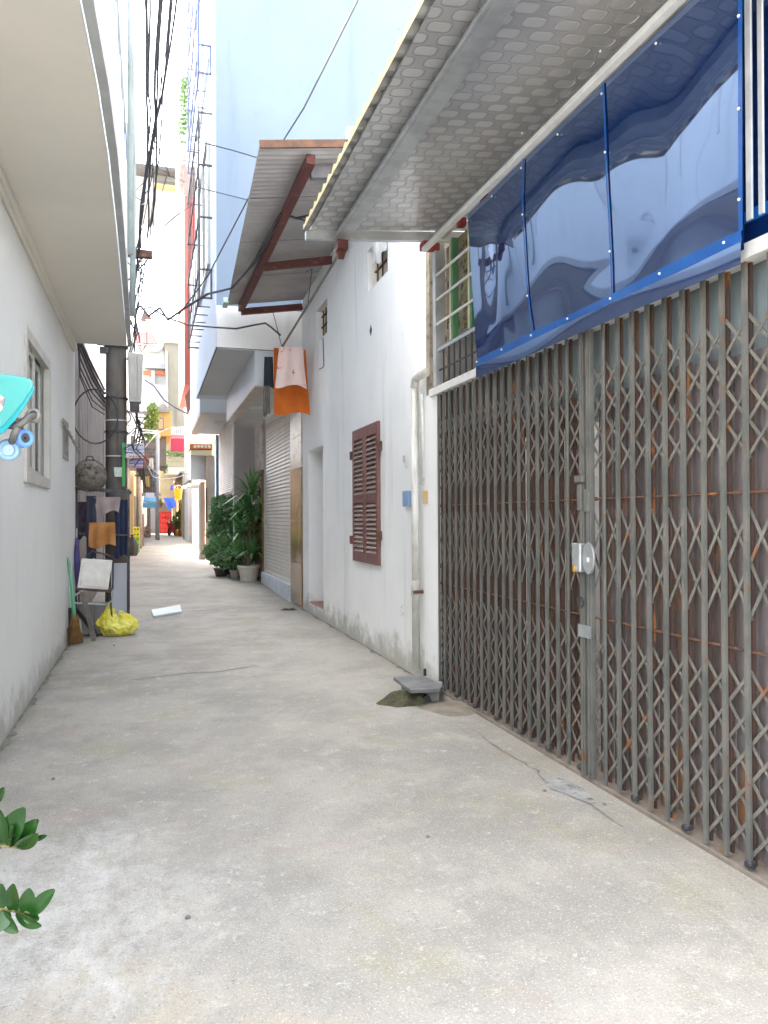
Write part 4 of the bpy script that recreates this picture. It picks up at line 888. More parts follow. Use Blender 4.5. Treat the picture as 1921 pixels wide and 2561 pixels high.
c4 = [q(204,1397,-.05), q(281,1402,-.05), q(270,1475,-.16), q(193,1470,-.16)]
obj('lid', MB().prism(c4, (0,.07,0)), fm, fb_, bevel=.006)
c5 = [c4[0].lerp(c4[2], .08), c4[1].lerp(c4[3], .08), c4[2].lerp(c4[0], .08), c4[3].lerp(c4[1], .08)]
obj('lid_rim', MB().prism([p+V((0,-.012,0)) for p in c5], (0,.011,0)), fm, fb_, bevel=.004)
bn = MB(); a, b = q(196,1512,.0), q(276,1588,.0)
bn.prism([(a.x, YC, a.z), (b.x, YC, a.z), (b.x-.03, YC, .012), (a.x+.05, YC, .012)], (0,.22,0))
cr = thing('plastic_bin', ((a.x+b.x)/2, YC, 0), 'grey plastic bin tucked under the folding chair', 'bin')
obj('body', bn, mat('grey_plastic', (.21,.20,.19), (.17,.165,.16), 5, .6), cr, bevel=.008)
obj('rib', MB().box((a.x+b.x)/2-.006, (a.x+b.x)/2+.006, YC-.007, YC-.002, .03, a.z-.01), mat('grey_plastic_dark', (.13,.125,.12)), cr)
# white board at the pole foot
a, b = onY(277, 1410, 11.55), onY(317, 1545, 11.55)
tag(obj('foam_board', MB().obox(((a.x+b.x)/2, 11.6, a.z/2), ((b.x-a.x)/2, 0, 0), (0, .014, 0), (0, .05, a.z/2)), mat('pale_board', (.50,.52,.58), (.46,.48,.54), 3, .6), base=((a.x+b.x)/2, 11.6, 0), bevel=.004), 'pale blue grey board leaning on the foot of the pole', 'board')
tag(obj('black_tube', MB().tube([(b.x+.02, 11.62, .02), (b.x+.02, 11.66, a.z+.15)], .014, 8), M_blkst, base=(b.x, 11.62, 0)), 'thin black tube standing against the pale board edge', 'tube')
# folding ladder leg / plank
ld = thing('step_stool', tuple(onZ(232, 1600, 0)), 'weathered grey wooden trestle leaning in front of the chair', 'trestle')
f0, f1 = onZ(236, 1602, .0), onY(206, 1478, 9.75)
obj('leg', MB().bar(f0, f1, .055, .03, (0,1,.3)), mat('grey_timber', (.24,.22,.20), (.17,.155,.14), 6, .85, streak=(.36,.34,.31), ssc=(30,30,3)), ld)
g0, g1 = onZ(242, 1588, .0), onY(188, 1520, 9.95)
obj('leg', MB().bar(g0, g1, .05, .03, (0,1,.3)), M_blkst, ld)
obj('tie_bar', MB().bar(f1, onY(178, 1494, 9.8), .02, .02), M_alu, ld)
# brooms
br_ = thing('broom', tuple(onZ(176, 1612, 0)), 'straw broom with a green handle leaning on the left wall', 'broom')
h0, h1 = onY(186, 1545, 9.55), onY(170, 1395, 9.75)
obj('handle', MB().tube([h0, h0.lerp(h1,.5)+V((.01,0,0)), h1], .024, 10, r2=.016), mat('jade_plastic', (.12,.36,.22), (.10,.30,.18), 8, .4), br_, smooth=True)
st = MB(); random.seed(5)
for k in range(130):
    a = h0+V((random.uniform(-.03,.03), random.uniform(-.025,.025), random.uniform(-.03,.04))); t_ = random.uniform(-1, 1)
    e = onZ(182+26*t_, 1612-4*abs(t_), .0)+V((0, random.uniform(-.02,.10), random.uniform(.0,.05)))
    st.bar(a, e, .011, .005)
obj('bristles', st, mat('broom_straw', (.36,.20,.075), (.25,.135,.05), 12, .9), br_)
sb2 = thing('brush', tuple(onZ(168, 1600, 0)), 'pale green handled brush standing behind the straw broom', 'brush')
k0, k1 = onY(178, 1520, 9.9), onY(166, 1388, 9.95)
obj('handle', MB().tube([k0, k1], .013, 8), mat('mint_plastic', (.42,.66,.56), (.36,.58,.48), 8, .4), sb2)
obj('brush_head', MB().box(k0.x-.05, k0.x+.03, 9.86, 9.96, .02, k0.z), M_black, sb2)
um = thing('umbrella', tuple(onZ(196, 1560, 0)), 'folded purple umbrella standing against the wall corner', 'umbrella')
u0, u1 = onY(192, 1345, 10.5), onY(194, 1480, 10.5)
obj('canopy', MB().lathe(u1, [(.006,-.02),(.022,.05),(.036,.3),(.034,.5),(.018,u0.z-u1.z)], 10, (u0-u1)), mat('purple_cloth', (.07,.05,.20), (.05,.04,.14), 12, .7), um, smooth=True)
obj('shaft', MB().tube([V((u1.x+.01, 10.5, 0)), u1, u0, u0+V((0,0,.12))], .007, 6), M_galv, um)
# yellow rubbish bag
bgc = onZ(296, 1590, 0)
yb = thing('plastic_bag', (bgc.x, bgc.y, 0), 'translucent yellow plastic bag of rubbish on the alley floor', 'bag')
M_bag = mat('yellow_film', (.95,.90,.16), (.90,.80,.08), 6, .22, alpha=.72, bump=.9, bscale=22)
from mathutils import noise as mn
def bag(u, v):
    a = 2*pi*u; ca = cos(a)
    left = max(0, -ca); hgt = .26+.10*left+.05*max(0, ca)-.06*(1-abs(ca))
    r = .245*(sin(pi*min(1, .17+v*.83))**.6)
    p = V((bgc.x+r*ca-.05*v*left, bgc.y+.05+r*.62*sin(a), v*hgt))
    n = mn.noise_vector(p*11)*.022+mn.noise_vector(p*24)*.016+mn.noise_vector(p*50)*.006
    cr = abs(mn.noise(p*16+V((3,1,7))))*.035
    p = p+n-V((ca, .6*sin(a), -.2))*cr*(.3+.7*min(1, v*3)); p.z = max(.004, p.z); return p
obj('bag_film', MB().grid(bag, 90, 40), M_bag, yb, smooth=True)
kk = onY(268, 1528, bgc.y)
obj('bag_handle', MB().grid(lambda u, v: (kk.x+.07*(u-.5)*2*(1-.72*v)+.03*v, bgc.y+.06*sin(3*u)-.02, .24+.18*v), 8, 6), M_bag, yb, smooth=True)
random.seed(9); ru = MB()
for k in range(26):
    c = V((bgc.x+random.uniform(-.17,.16), bgc.y+.05+random.uniform(-.08,.08), random.uniform(.04,.15))); s = random.uniform(.02,.045)
    ru.obox(c, V((s,random.uniform(-s,s),0)), V((0,s,random.uniform(-s,s))), V((0,0,s*.6)))
obj('rubbish', ru, mat('rubbish', (.65,.63,.58), (.18,.16,.10), 14, .7, lo=.45, hi=.5), yb, kind='stuff')
# foam slab on the ground
fs_ = [onZ(*p, .03) for p in ((378,1526),(450,1513),(455,1529),(384,1541))]
tag(obj('foam_slab', MB().prism([p-V((0,0,.028)) for p in fs_], (0,0,.035)), mat('wet_foam', (.66,.72,.74), (.58,.64,.66), 8, .7, spot=(.40,.45,.46), sscale=10, sthr=.6), base=tuple(fs_[0]-V((0,0,.03))), bevel=.008), 'white foam slab lying flat in the middle of the alley', 'foam slab')

# ------------------------------------------------------------------ turquoise ride-on toy hanging at the left, near the camera
TD = 2.35
ty = thing('ride_on_toy', tuple(atD(-150, 1010, TD)), 'turquoise ride-on toy with blue caster wheels hung on the left', 'toy')
def tp_(px, py, d=0): return atD(px, py, TD+d)
prof = [(-430,960),(-250,935),(-60,932),(20,936),(72,944),(86,957),(82,975),(62,1010),(36,1045),(10,1072),(-30,1092),(-120,1105),(-300,1100),(-430,1060)]
M_turq = mat('turquoise_plastic', (.075,.36,.34), (.065,.32,.305), 3, .3); M_cyan = mat('cyan_plastic', (.006,.31,.35), (.006,.28,.32), 3, .3)
obj('shell', MB().prism([tp_(x, y, -.10) for x, y in prof], (ray(-60,1010)*.22)), M_turq, ty, bevel=.02, smooth=False)
obj('lower_trim', MB().prism([tp_(x, y, -.108) for x, y in ((84,965),(88,975),(62,1018),(38,1052),(10,1082),(-32,1102),(-34,1090),(6,1066),(30,1040),(58,1004))], ray(-60,1010)*.235), M_cyan, ty, bevel=.006)
obj('decal', MB().prism([tp_(x, y, -.104) for x, y in ((-60,985),(-5,985),(12,995),(4,1025),(-20,1050),(-60,1055))], Fv*.006), mat('decal_print', (.62,.60,.52), (.30,.22,.25), 14, .5, lo=.47, hi=.53), ty)
obj('fork', MB().tube([tp_(24,1056,-.06), tp_(42,1068,-.08), tp_(55,1058,-.08), tp_(70,1045,-.06), tp_(84,1040,-.02)], .011, 10).tube([tp_(44,1068,-.08), tp_(36,1085,-.08), tp_(30,1104,-.04)], .011, 10).obox(tp_(30,1058), Rv*.022, Uv*.016, Fv*.03), mat('toy_grey', (.14,.135,.13), (.11,.105,.10), 5, .5), ty, smooth=True)
def wheel(px, py, r, ax, m, hub):
    c = tp_(px, py); k = r*TD/FPX; ax = V(ax).normalized()
    wo_ = obj('wheel', MB().lathe(c, [(.55*k,-.016),(.9*k,-.016),(k,-.010),(k,.010),(.9*k,.016),(.55*k,.016),(.50*k,.010),(.50*k,-.010),(.55*k,-.016)], 24, ax), m, ty, smooth=True)
    obj('hub', MB().lathe(c, [(.001,-.012),(.50*k,-.012),(.50*k,.012),(.001,.012)], 16, ax).lathe(c, [(.001,-.022),(.14*k,-.022),(.14*k,.022),(.001,.022)], 12, ax), hub, wo_)
M_wb = mat('pale_blue_wheel', (.25,.42,.60), (.21,.37,.55), 6, .35); M_wh = mat('blue_hub', (.45,.62,.78), (.30,.48,.70), 10, .35); M_wd = mat('deep_blue_wheel', (.16,.38,.78), (.13,.32,.7), 6, .35)
wheel(22, 1125, 27, Fv*-1+Rv*.30-Uv*.1, M_wb, M_wh); wheel(58, 1096, 23, Fv*-1+Rv*1.5, M_wd, M_blkst)
wheel(84, 1040, 17, Fv*-1+Rv*.25+Uv*.25, mat('grey_wheel', (.30,.28,.25), (.24,.225,.2), 6, .5), M_black)
hk = tp_(-300, 1000)
obj('hanging_strap', MB().bar(hk, V((XL+.002, hk.y+.0, hk.z+.25)), .03, .006), M_black, ty)

# ------------------------------------------------------------------ leafy houseplant at the lower left corner
M_leaf = mat('glossy_leaf', (.010,.045,.008), (.016,.062,.011), 9, .25, spec=.5, spot=(.03,.085,.016), sscale=6, sthr=.62)
M_stem = mat('leaf_stem', (.20,.14,.06), (.13,.12,.04), 9, .6)
zp = thing('houseplant', (-.70, 1.72, 0), 'glossy dark green houseplant reaching in from the left in a tall pot', 'houseplant')
obj('pot', MB().lathe((-.70, 1.72, 0), [(.001,0),(.13,0),(.16,.30),(.175,.42),(.185,.44),(.185,.47),(.165,.47),(.15,.42),(.001,.42)], 24), mat('terracotta', (.33,.14,.08), (.27,.115,.07), 6, .8), zp, smooth=True)
def leafm(base, tip, wd, nrm):
    base, tip = V(base), V(tip); d = tip-base; s = d.cross(V(nrm)).normalized(); n = s.cross(d).normalized(); b = MB()
    def fn(u, v):
        w_ = wd*1.12*(sin(pi*min(1, .05+.93*v**.95))**.62); x = (u-.5)*2
        return base+d*v+s*x*w_+n*(abs(x)*w_*.35-.25*wd*(v*v))
    b.grid(fn, 4, 9); return b
def branch(pts, leaves, D):
    obj('stem', MB().tube([V((-.70,1.72,.40))]+[atD(x, y, D+dd) for x, y, dd in pts], .0045, 8, r2=.003), M_stem, zp, smooth=True)
    for (bx_, by, tx, ty_, wd, nn) in leaves:
        b_, t_ = atD(bx_, by, D), atD(tx, ty_, D-.02+random.uniform(-.015,.015))
        obj('leaf', leafm(b_, t_, wd*D/FPX, -Fv+Rv*nn[0]+Uv*nn[1]), M_leaf, zp, smooth=True)
branch([(-190,2200,.1),(-120,2118,.02),(-40,2112,0),(20,2117,0),(50,2120,0)], [(8,2108,-4,2026,15,(.3,.2)),(12,2108,58,2024,26,(.1,.3)),(48,2112,88,2052,17,(.4,.1)),(40,2116,93,2052,19,(-.3,.2)),(22,2116,30,2068,18,(-.4,.6)),(44,2120,92,2088,18,(.2,-.5)),(88,2100,116,2090,6,(.2,.4)),(10,2116,-20,2095,14,(0,.4)),(20,2116,52,2082,10,(.6,.5))], 1.5)
branch([(-160,2330,.1),(-90,2275,.02),(-20,2272,0),(40,2278,0),(85,2283,0)], [(2,2274,2,2212,15,(.2,.2)),(34,2280,32,2214,18,(0,.2)),(66,2282,72,2224,18,(.3,.1)),(78,2286,134,2226,17,(-.2,.3)),(2,2278,42,2334,20,(0,-.2)),(40,2282,100,2318,20,(.1,-.4)),(20,2278,-6,2330,17,(0,-.3)),(60,2284,96,2300,14,(.2,.2))], 1.5)
branch([(-130,2060,.1),(-60,2000,.04),(-22,1975,0)], [(-22,2010,8,1972,13,(.3,0)),(-30,2010,-4,2050,14,(0,.3))], 1.45)


# ------------------------------------------------------------------ plants in front of the half raised shutter
M_fol = mat('bush_leaf', (.12,.25,.10), (.17,.33,.14), 7, .4, spot=(.34,.44,.29), sscale=7, sthr=.54)
M_fol2 = mat('dracaena_leaf', (.08,.22,.085), (.15,.32,.09), 5, .35, spot=(.24,.38,.09), sscale=3, sthr=.62)
M_fol3 = mat('far_leaf', (.07,.15,.035), (.12,.20,.05), 3, .6)
def leaves(cents, n, size, seed=1, elong=1.7, up=.25):
    rnd = random.Random(seed); b = MB()
    for _ in range(n):
        c, rad = rnd.choices(cents, [q[1][0]*q[1][2] for q in cents])[0]
        d = V((rnd.gauss(0,1), rnd.gauss(0,1), rnd.gauss(0,1))).normalized(); rr = rnd.random()**.45
        p = V(c)+V((d.x*rad[0], d.y*rad[1], d.z*rad[2]))*rr
        a = (d*.9+V((rnd.uniform(-1,1), rnd.uniform(-1,1), rnd.uniform(-.6,.9)+up))).normalized(); s_ = a.cross(V((rnd.uniform(-1,1), rnd.uniform(-1,1), rnd.uniform(-1,1)))).normalized()
        l = size*rnd.uniform(.6,1.3); w_ = l/elong/2; nn = a.cross(s_)*l*.10
        b.add([p, p+a*l*.5+s_*w_+nn, p+a*l, p+a*l*.5-s_*w_+nn], [(0,1,2),(0,2,3)])
    return b
def stems(c, tops, r=.012):
    b = MB()
    for t in tops: b.tube([V(c), V(c).lerp(V(t), .55)+V((random.uniform(-.05,.05), random.uniform(-.05,.05), .05)), V(t)], r, 6, r2=r*.4)
    return b
def pot(t, c, r, h, m): obj('pot', MB().lathe(c, [(.001,0),(r*.72,0),(r*.95,h*.82),(r*1.05,h*.84),(r*1.05,h),(r*.9,h),(r*.86,h*.85),(.001,h*.85)], 20), m, t, smooth=False)
M_wpot = mat('white_pot', (.66,.62,.54), (.58,.55,.48), 5, .5); M_bpot = mat('dark_pot', (.05,.045,.045), (.08,.07,.065), 5, .6); M_tpot = mat('terracotta', (.33,.14,.08))
def onG(px, py):                                        # ground point allowing for the slope
    z = 0
    for _ in range(6): z = gz(onZ(px, py, z).y)
    return onZ(px, py, z)
pc = onZ(622, 1460, 0); pc.z = gz(pc.y)
dt = thing('dracaena', tuple(pc), 'tall dracaena with long strap leaves in a cream white pot', 'potted plant')
pot(dt, pc, .25, .36, M_wpot)
crowns = [onY(630, 1238, pc.y), onY(618, 1275, pc.y+.05), onY(612, 1330, pc.y+.1), onY(640, 1300, pc.y-.05), onY(596, 1390, pc.y+.15), onY(632, 1385, pc.y)]
obj('trunk', stems(pc+V((0,0,.3)), crowns, .025), mat('cane', (.20,.16,.10), (.14,.11,.07), 9, .8), dt)
random.seed(21); sl_ = MB()
for ci, c in enumerate(crowns):
    for k in range(60):
        a = random.uniform(0, 2*pi); el_ = random.uniform(-.2, 1.3); L_ = random.uniform(.48,.82)*(.9 if ci else 1.15); d = V((cos(a)*cos(el_), sin(a)*cos(el_), sin(el_))); s_ = d.cross(V((0,0,1))).normalized()*.028
        p1 = c+d*L_*.5+V((0,0,.03)); p2 = c+d*L_+V((0,0,-.22*L_*cos(el_)))
        sl_.add([c-s_*.5, c+s_*.5, p1+s_, p1-s_, p2], [(0,1,2,3),(3,2,4)])
obj('foliage', sl_, M_fol2, dt)
def bush(label, px, Y, cents, n, size, m, potm, r, h, seed):
    c = onY(px, 1300, Y); c.z = gz(Y); t = thing('potted_shrub', tuple(c), label, 'potted plant', 'potted plants beside the roller shutter')
    if potm: pot(t, c, r, h, potm)
    cs = [(onY(x, y, c.y+dy), (rx*c.y/FPX, rx*c.y/FPX, ry*c.y/FPX)) for x, y, rx, ry, dy in cents]
    obj('stems', stems(c+V((0,0,h*.8)), [q_[0] for q_ in cs]), M_stem, t)
    obj('foliage', leaves(cs, n, size*1.3, seed), m, t); return t
bush('tall bushy shrub reaching up to the half raised shutter', 574, 19.6, [(560,1310,32,50,0),(550,1272,20,30,.2),(585,1275,24,32,-.1),(575,1350,36,40,-.2),(545,1335,24,32,.1),(590,1320,26,40,0)], 4200, .085, M_fol, M_bpot, .2, .3, 31)
bush('low spreading shrub nearest to the alley centre', 553, 18.9, [(545,1385,34,26,0),(565,1400,34,24,-.2),(528,1376,18,14,.2),(560,1362,30,24,0)], 2600, .07, M_fol, M_bpot, .18, .2, 32)
bush('small shrub in a pale pot between the big shrub and the dracaena', 590, 18.2, [(590,1392,26,26,0),(608,1376,22,26,.1),(580,1404,18,16,0)], 1300, .075, M_fol, mat('stone_pot', (.40,.37,.34), (.33,.31,.29), 5, .7), .15, .2, 33)
bush('slender shrub right behind the dracaena', 612, 18.4, [(612,1335,20,50,.1),(602,1290,18,30,.1),(625,1370,18,34,.1)], 1500, .09, M_fol2, M_bpot, .15, .25, 34)

# ------------------------------------------------------------------ far houses along the alley
def house(name, label, X0, X1, Y0, Y1, z0, z1, m): 
    t = thing('house', (X0, Y0, z0), label, 'house'); obj('wall', MB().box(X0, X1, Y0, Y1, z0, z1), m, t); return t
def panel(t, name, px0, px1, py0, py1, Y, m, d=.05, frame=None):
    a, b = onY(px0, py0, Y), onY(px1, py1, Y); o = obj(name, MB().box(a.x, b.x, Y-d, Y, b.z, a.z), m, t)
    if frame: obj('pane', MB().box(a.x+.06, b.x-.06, Y-d-.004, Y-d-.001, b.z+.06, a.z-.06), frame, o)
    return o
def pm(name, c, c2=None, **k): return mat(name, c, c2, k.pop('scale', 1.5), k.pop('rough', .85), **k)
M_rail = pm('balcony_white', (.68,.69,.68)); M_ochre = pm('ochre_wall', (.42,.26,.09), (.36,.22,.075)); M_crm = pm('cream_wall', (.46,.40,.27), (.41,.35,.23))
M_wh = pm('far_white_wall', (.55,.55,.545), (.48,.48,.475)); M_gl2 = pm('far_window', (.13,.16,.17), (.09,.11,.12), rough=.2); M_redw = pm('coral_wall', (.36,.085,.06), (.30,.07,.05))
# coral red balcony house just behind the pale tower
Yr = 23.9; a, b = onY(461, 490, Yr), onY(473, 1000, Yr)
r1 = house('house', 'narrow coral red house side rising behind the pale blue tower', a.x, 6, Yr, 29, 5.6, a.z, M_redw)
cp = onY(470, 1040, Yr)
obj('balcony_slab', MB().prism([onY(462,990,Yr-.02), onY(490,952,Yr-.02), onY(492,975,Yr-.02), onY(470,1040,Yr-.02)], (0,.25,0)), pm('rust_red_slab', (.20,.08,.06)), r1)
obj('upper_wall', MB().box(onY(466,0,Yr).x, 6, Yr+.01, 29, a.z+.02, a.z+3.0), M_wh, r1)
obj('lower_wall', MB().box(2.4, 6, Yr+.05, 29, 0, 5.59), M_wh, r1)
obj('dark_beam', MB().box(a.x-.02, a.x+.5, Yr-.04, Yr, a.z-.02, a.z+.9), pm('brown_beam', (.17,.12,.10)), r1)
yb_ = onY(450, 376, Yr).z; rl = MB()
for k in range(16):
    z = a.z+1.0+k*.14; rl.box(onY(449,0,Yr).x, onY(466,0,Yr).x, Yr, Yr+.04, z, z+.045)
for k in range(7): rl.box(a.x-.15, a.x-.11, Yr+.1+k*.5, Yr+.14+k*.5, a.z+.95, a.z+3.4)
obj('balcony_rail', rl, M_rail, r1)
obj('planter', MB().box(onY(451,0,Yr).x, a.x+.3, Yr+.05, Yr+3, yb_-.1, yb_+.15), M_conc, r1)
obj('frame_post', MB().box(onY(470,0,Yr).x-.02, onY(470,0,Yr).x+.02, Yr, Yr+.04, yb_, yb_+8).box(onY(466,0,Yr).x-.0, onY(466,0,Yr).x+.03, Yr+2, Yr+2.04, yb_, yb_+7), M_blkst, r1)
vt_ = thing('climbing_plant', tuple(onY(459, 376, Yr)), 'bright green creeper on the railing high above the coral house', 'climbing plant')
obj('stems', stems(onY(458, 376, Yr+.2), [onY(462, 210, Yr+.2), onY(455, 290, Yr+.2)]), M_stem, vt_)
obj('foliage', leaves([(onY(463,230,Yr+.2),(.13,.3,.55)),(onY(460,280,Yr+.2),(.14,.3,.6)),(onY(458,330,Yr+.2),(.13,.3,.55))], 1300, .10, 41), M_fol3, vt_)
# little sign canopy with orange red lettering band and the facades after the blue post
Ys = 24.6
sg = thing('house', tuple(onY(474, 1290, Ys)), 'small house with an orange red tiled canopy band past the steel blue post', 'house')
a, b = onY(474, 1110, Ys), onY(531, 1124, Ys)
obj('canopy_band', MB().box(a.x, b.x, Ys-.05, Ys+1.5, b.z, a.z), pm('orange_band', (.48,.15,.045), (.36,.10,.03), scale=5), sg)
for px in (487, 496, 505, 514, 523):
    c = onY(px, 1117, Ys); obj('ornament', MB().lathe(c+V((0,-.052,0)), [(.001,-.012),(.045,-.008),(.05,0)], 10, (0,1,0)), M_cream, sg)
a, b = onY(474, 1084, Ys+.1), onY(527, 1109, Ys+.1)
tl = MB()
for k in range(9):
    z0 = b.z+(a.z-b.z)*k/9; tl.obox(((a.x+b.x)/2, Ys+.1+.08*k, z0+.03), ((b.x-a.x)/2, 0, 0), (0, .06, .02), (0, -.004, .012))
obj('roof_tiles', tl, pm('old_roof_tiles', (.20,.11,.07), (.30,.22,.15), scale=9), sg)
obj('cornice', MB().box(onY(474,0,Ys).x, onY(527,0,Ys).x, Ys, Ys+1.2, onY(500,1139,Ys).z, onY(500,1125,Ys).z), M_crm, sg)
obj('wall', MB().box(onY(473,0,Ys+.4).x, onY(514,0,Ys+.4).x, Ys+.4, Ys+.6, onY(500,1200,Ys+.4).z, onY(500,1139,Ys+.4).z), M_wh, sg)
obj('side_wall', MB().box(onY(514,0,Ys+.3).x, 5, Ys+.3, 34, 0, onY(500,1139,Ys+.3).z), pm('taupe_wall', (.40,.34,.29), (.33,.28,.24)), sg)
pillar_x = [(502,513,1205,1372,'peach_pillar',(.42,.25,.165)),(515,521,1140,1368,'tan_pillar',(.42,.33,.25)),(497,503,1212,1362,'white_pillar',(.40,.385,.36))]
for x0, x1, y0, y1, nm, c in pillar_x:
    a, b = onY(x0, y0, Ys+.2), onY(x1, y1, Ys+.2); obj('pillar', MB().box(a.x, b.x, Ys+.2, Ys+.5, gz(Ys), a.z), pm(nm, c), sg)
obj('window_slot', MB().box(onY(512.5,0,Ys+.15).x, onY(515,0,Ys+.15).x, Ys+.15, Ys+.2, onY(513,1305,Ys).z, onY(513,1220,Ys).z), M_dark, sg)
for (ya, yb2, X, lab, m, hz, dm) in ((26, 31, 2.05, 'pale peach house front with a green door, far right side of the alley', pm('peach_far', (.36,.24,.16), (.31,.21,.145)), 3.2, pm('green_door', (.10,.30,.13))),
                                    (31.2, 37, 2.0, 'grey rendered house front with dark doorway, far right side', pm('grey_far', (.27,.255,.23), (.21,.20,.185)), 3.4, M_gl2),
                                    (37.2, 46, 1.95, 'pinkish house front nearest the alley end on the right', pm('pink_far', (.37,.21,.18), (.32,.185,.165)), 3.3, pm('red_door', (.40,.07,.06))),
                                    (46.2, 61, 1.9, 'ochre house front at the far end of the right side', M_ochre, 4.2, M_dark)):
    t = house('house', lab, X, 6, ya, yb2, gz(ya)-.1, hz, m)
    for k in range(2):
        y = ya+.7+k*(yb2-ya)*.45; dd = obj('door', MB().box(X-.03, X, y, y+1.1, gz(y), gz(y)+2.1), dm if k == 0 else M_gl2, t)
        obj('frame', MB().box(X-.06, X, y-.08, y-.005, gz(y), gz(y)+2.2).box(X-.06, X, y+1.105, y+1.18, gz(y), gz(y)+2.2).box(X-.06, X, y-.08, y+1.18, gz(y)+2.2, gz(y)+2.28), M_board, dd)
        obj('pilaster', MB().box(X-.12, X, ya+.05+k*(yb2-ya-.4), ya+.3+k*(yb2-ya-.4), gz(ya)-.1, hz), (M_crm, pm('dirty_pier', (.26,.22,.18), (.19,.165,.14)))[k], t)
    obj('eave', MB().box(X-.25, X+.2, ya, yb2, hz, hz+.1), M_conc, t)
awn_a, awn_b = onY(455, 1217, 30), onY(503, 1205, 26)
tag(obj('flat_awning', MB().prism([awn_a, onY(500,1217,30), awn_b+V((.3,0,0)), onY(478,1208,26)], (0,0,-.08)), M_rail, base=tuple(awn_a)), 'white sheet awning slanting over the far right doorway', 'awning')
# hanging cloths and bucket in the far alley
def flatcloth(label, pts, Y, m, cat, name='cloth'):
    q = [onY(x, y, Y) for x, y in pts]; c = sum(q, V((0,0,0)))/len(q)
    b = MB(); b.grid(lambda u, v: (q[0].lerp(q[1], u)).lerp(q[3].lerp(q[2], u), v)+V((0, .05*sin(6*u)*v, 0)), 10, 8); n = len(b.v); b.v += [(p[0], p[1]+.012, p[2]) for p in b.v]; b.f += [tuple(i+n for i in f[::-1]) for f in b.f]
    return tag(obj(name, b, m, smooth=True, base=tuple(q[0])), label, cat)
flatcloth('royal blue cloth hanging over the far alley', [(409,1245),(434,1244),(441,1268),(420,1275)], 36, pm('royal_blue', (.04,.12,.62), (.05,.15,.7)), 'cloth')
bk = onY(446, 1250, 31)
bkt = thing('bucket', tuple(bk), 'orange yellow bucket hanging from the far awning', 'bucket')
obj('body', MB().lathe(bk, [(.001,0),(.115,0),(.16,.40),(.175,.40),(.175,.44),(.15,.44),(.11,.02)], 16), pm('orange_plastic', (.75,.36,.01), (.68,.32,.01), rough=.4), bkt)
obj('bail', MB().tube([bk+V((-.165,0,.42)), bk+V((-.08,0,.56)), bk+V((.08,0,.56)), bk+V((.165,0,.42))], .012, 6), M_galv, bkt)
flatcloth('small violet cloth hanging beside the orange bucket', [(427,1213),(435,1213),(434,1226),(426,1226)], 34, pm('violet_cloth', (.12,.08,.40)), 'cloth')
# alley end: cream house with pink blind and planted balcony
YE_ = 62
e1 = thing('house', tuple(onY(400, 1335, YE_)), 'cream house at the alley end with a raspberry blind and a planted balcony', 'house')
a, b = onY(399, 1066, YE_), onY(480, 1340, YE_); obj('wall', MB().box(a.x, b.x+2, YE_, YE_+6, 2.7, a.z), M_crm, e1); obj('pier', MB().box(onY(429,0,YE_).x, b.x+2, YE_, YE_+6, 0, 2.699), M_crm, e1)
panel(e1, 'blind', 427, 468, 1096, 1131, YE_-.5, pm('raspberry_blind', (.36,.03,.075), (.31,.025,.06)), .06)
panel(e1, 'blind_box', 426, 469, 1088, 1095, YE_-.45, pm('raspberry_box', (.60,.13,.20)), .2)
rl = MB()
a, b = onY(418, 1140, YE_-.8), onY(470, 1168, YE_-.8)
for k in range(14): x = a.x+(b.x-a.x)*k/13; rl.box(x-.015, x+.015, YE_-.82, YE_-.78, b.z, a.z)
for k in range(3): rl.box(a.x, b.x, YE_-.83, YE_-.77, b.z+(a.z-b.z)*k/2-.02, b.z+(a.z-b.z)*k/2+.02)
obj('balcony_rail', rl, pm('green_grey_rail', (.20,.26,.23)), e1)
obj('balcony_slab', MB().box(a.x-.1, b.x+.1, YE_-.9, YE_-.003, b.z-.6, b.z-.05), pm('grey_slab', (.45,.44,.42)), e1)
panel(e1, 'window', 432, 465, 1072, 1086, YE_-.003, M_gl2, .08)
rl = MB(); a, b = onY(411, 1070, YE_-.6), onY(463, 1088, YE_-.6)
for k in range(12): x = a.x+(b.x-a.x)*k/11; rl.box(x-.02, x+.02, YE_-.62, YE_-.58, b.z, a.z)
rl.box(a.x, b.x, YE_-.63, YE_-.57, a.z-.04, a.z); obj('upper_rail', rl, M_rail, e1)
bt = thing('balcony_plants', tuple(onY(440, 1140, YE_-.85)), 'green plants trailing over the balcony of the cream end house', 'plants')
obj('planter', MB().box(onY(418,0,YE_-.95).x, onY(468,0,YE_-.95).x, YE_-1.0, YE_-.84, onY(0,1143,YE_).z, onY(0,1137,YE_).z), M_conc, bt)
obj('foliage', leaves([(onY(422,1134,YE_-.95),(.22,.2,.2)),(onY(440,1136,YE_-.95),(.3,.2,.16)),(onY(456,1138,YE_-.95),(.25,.2,.14)),(onY(412,1170,YE_-.95),(.2,.2,.4))], 900, .12, 51), M_fol3, bt)
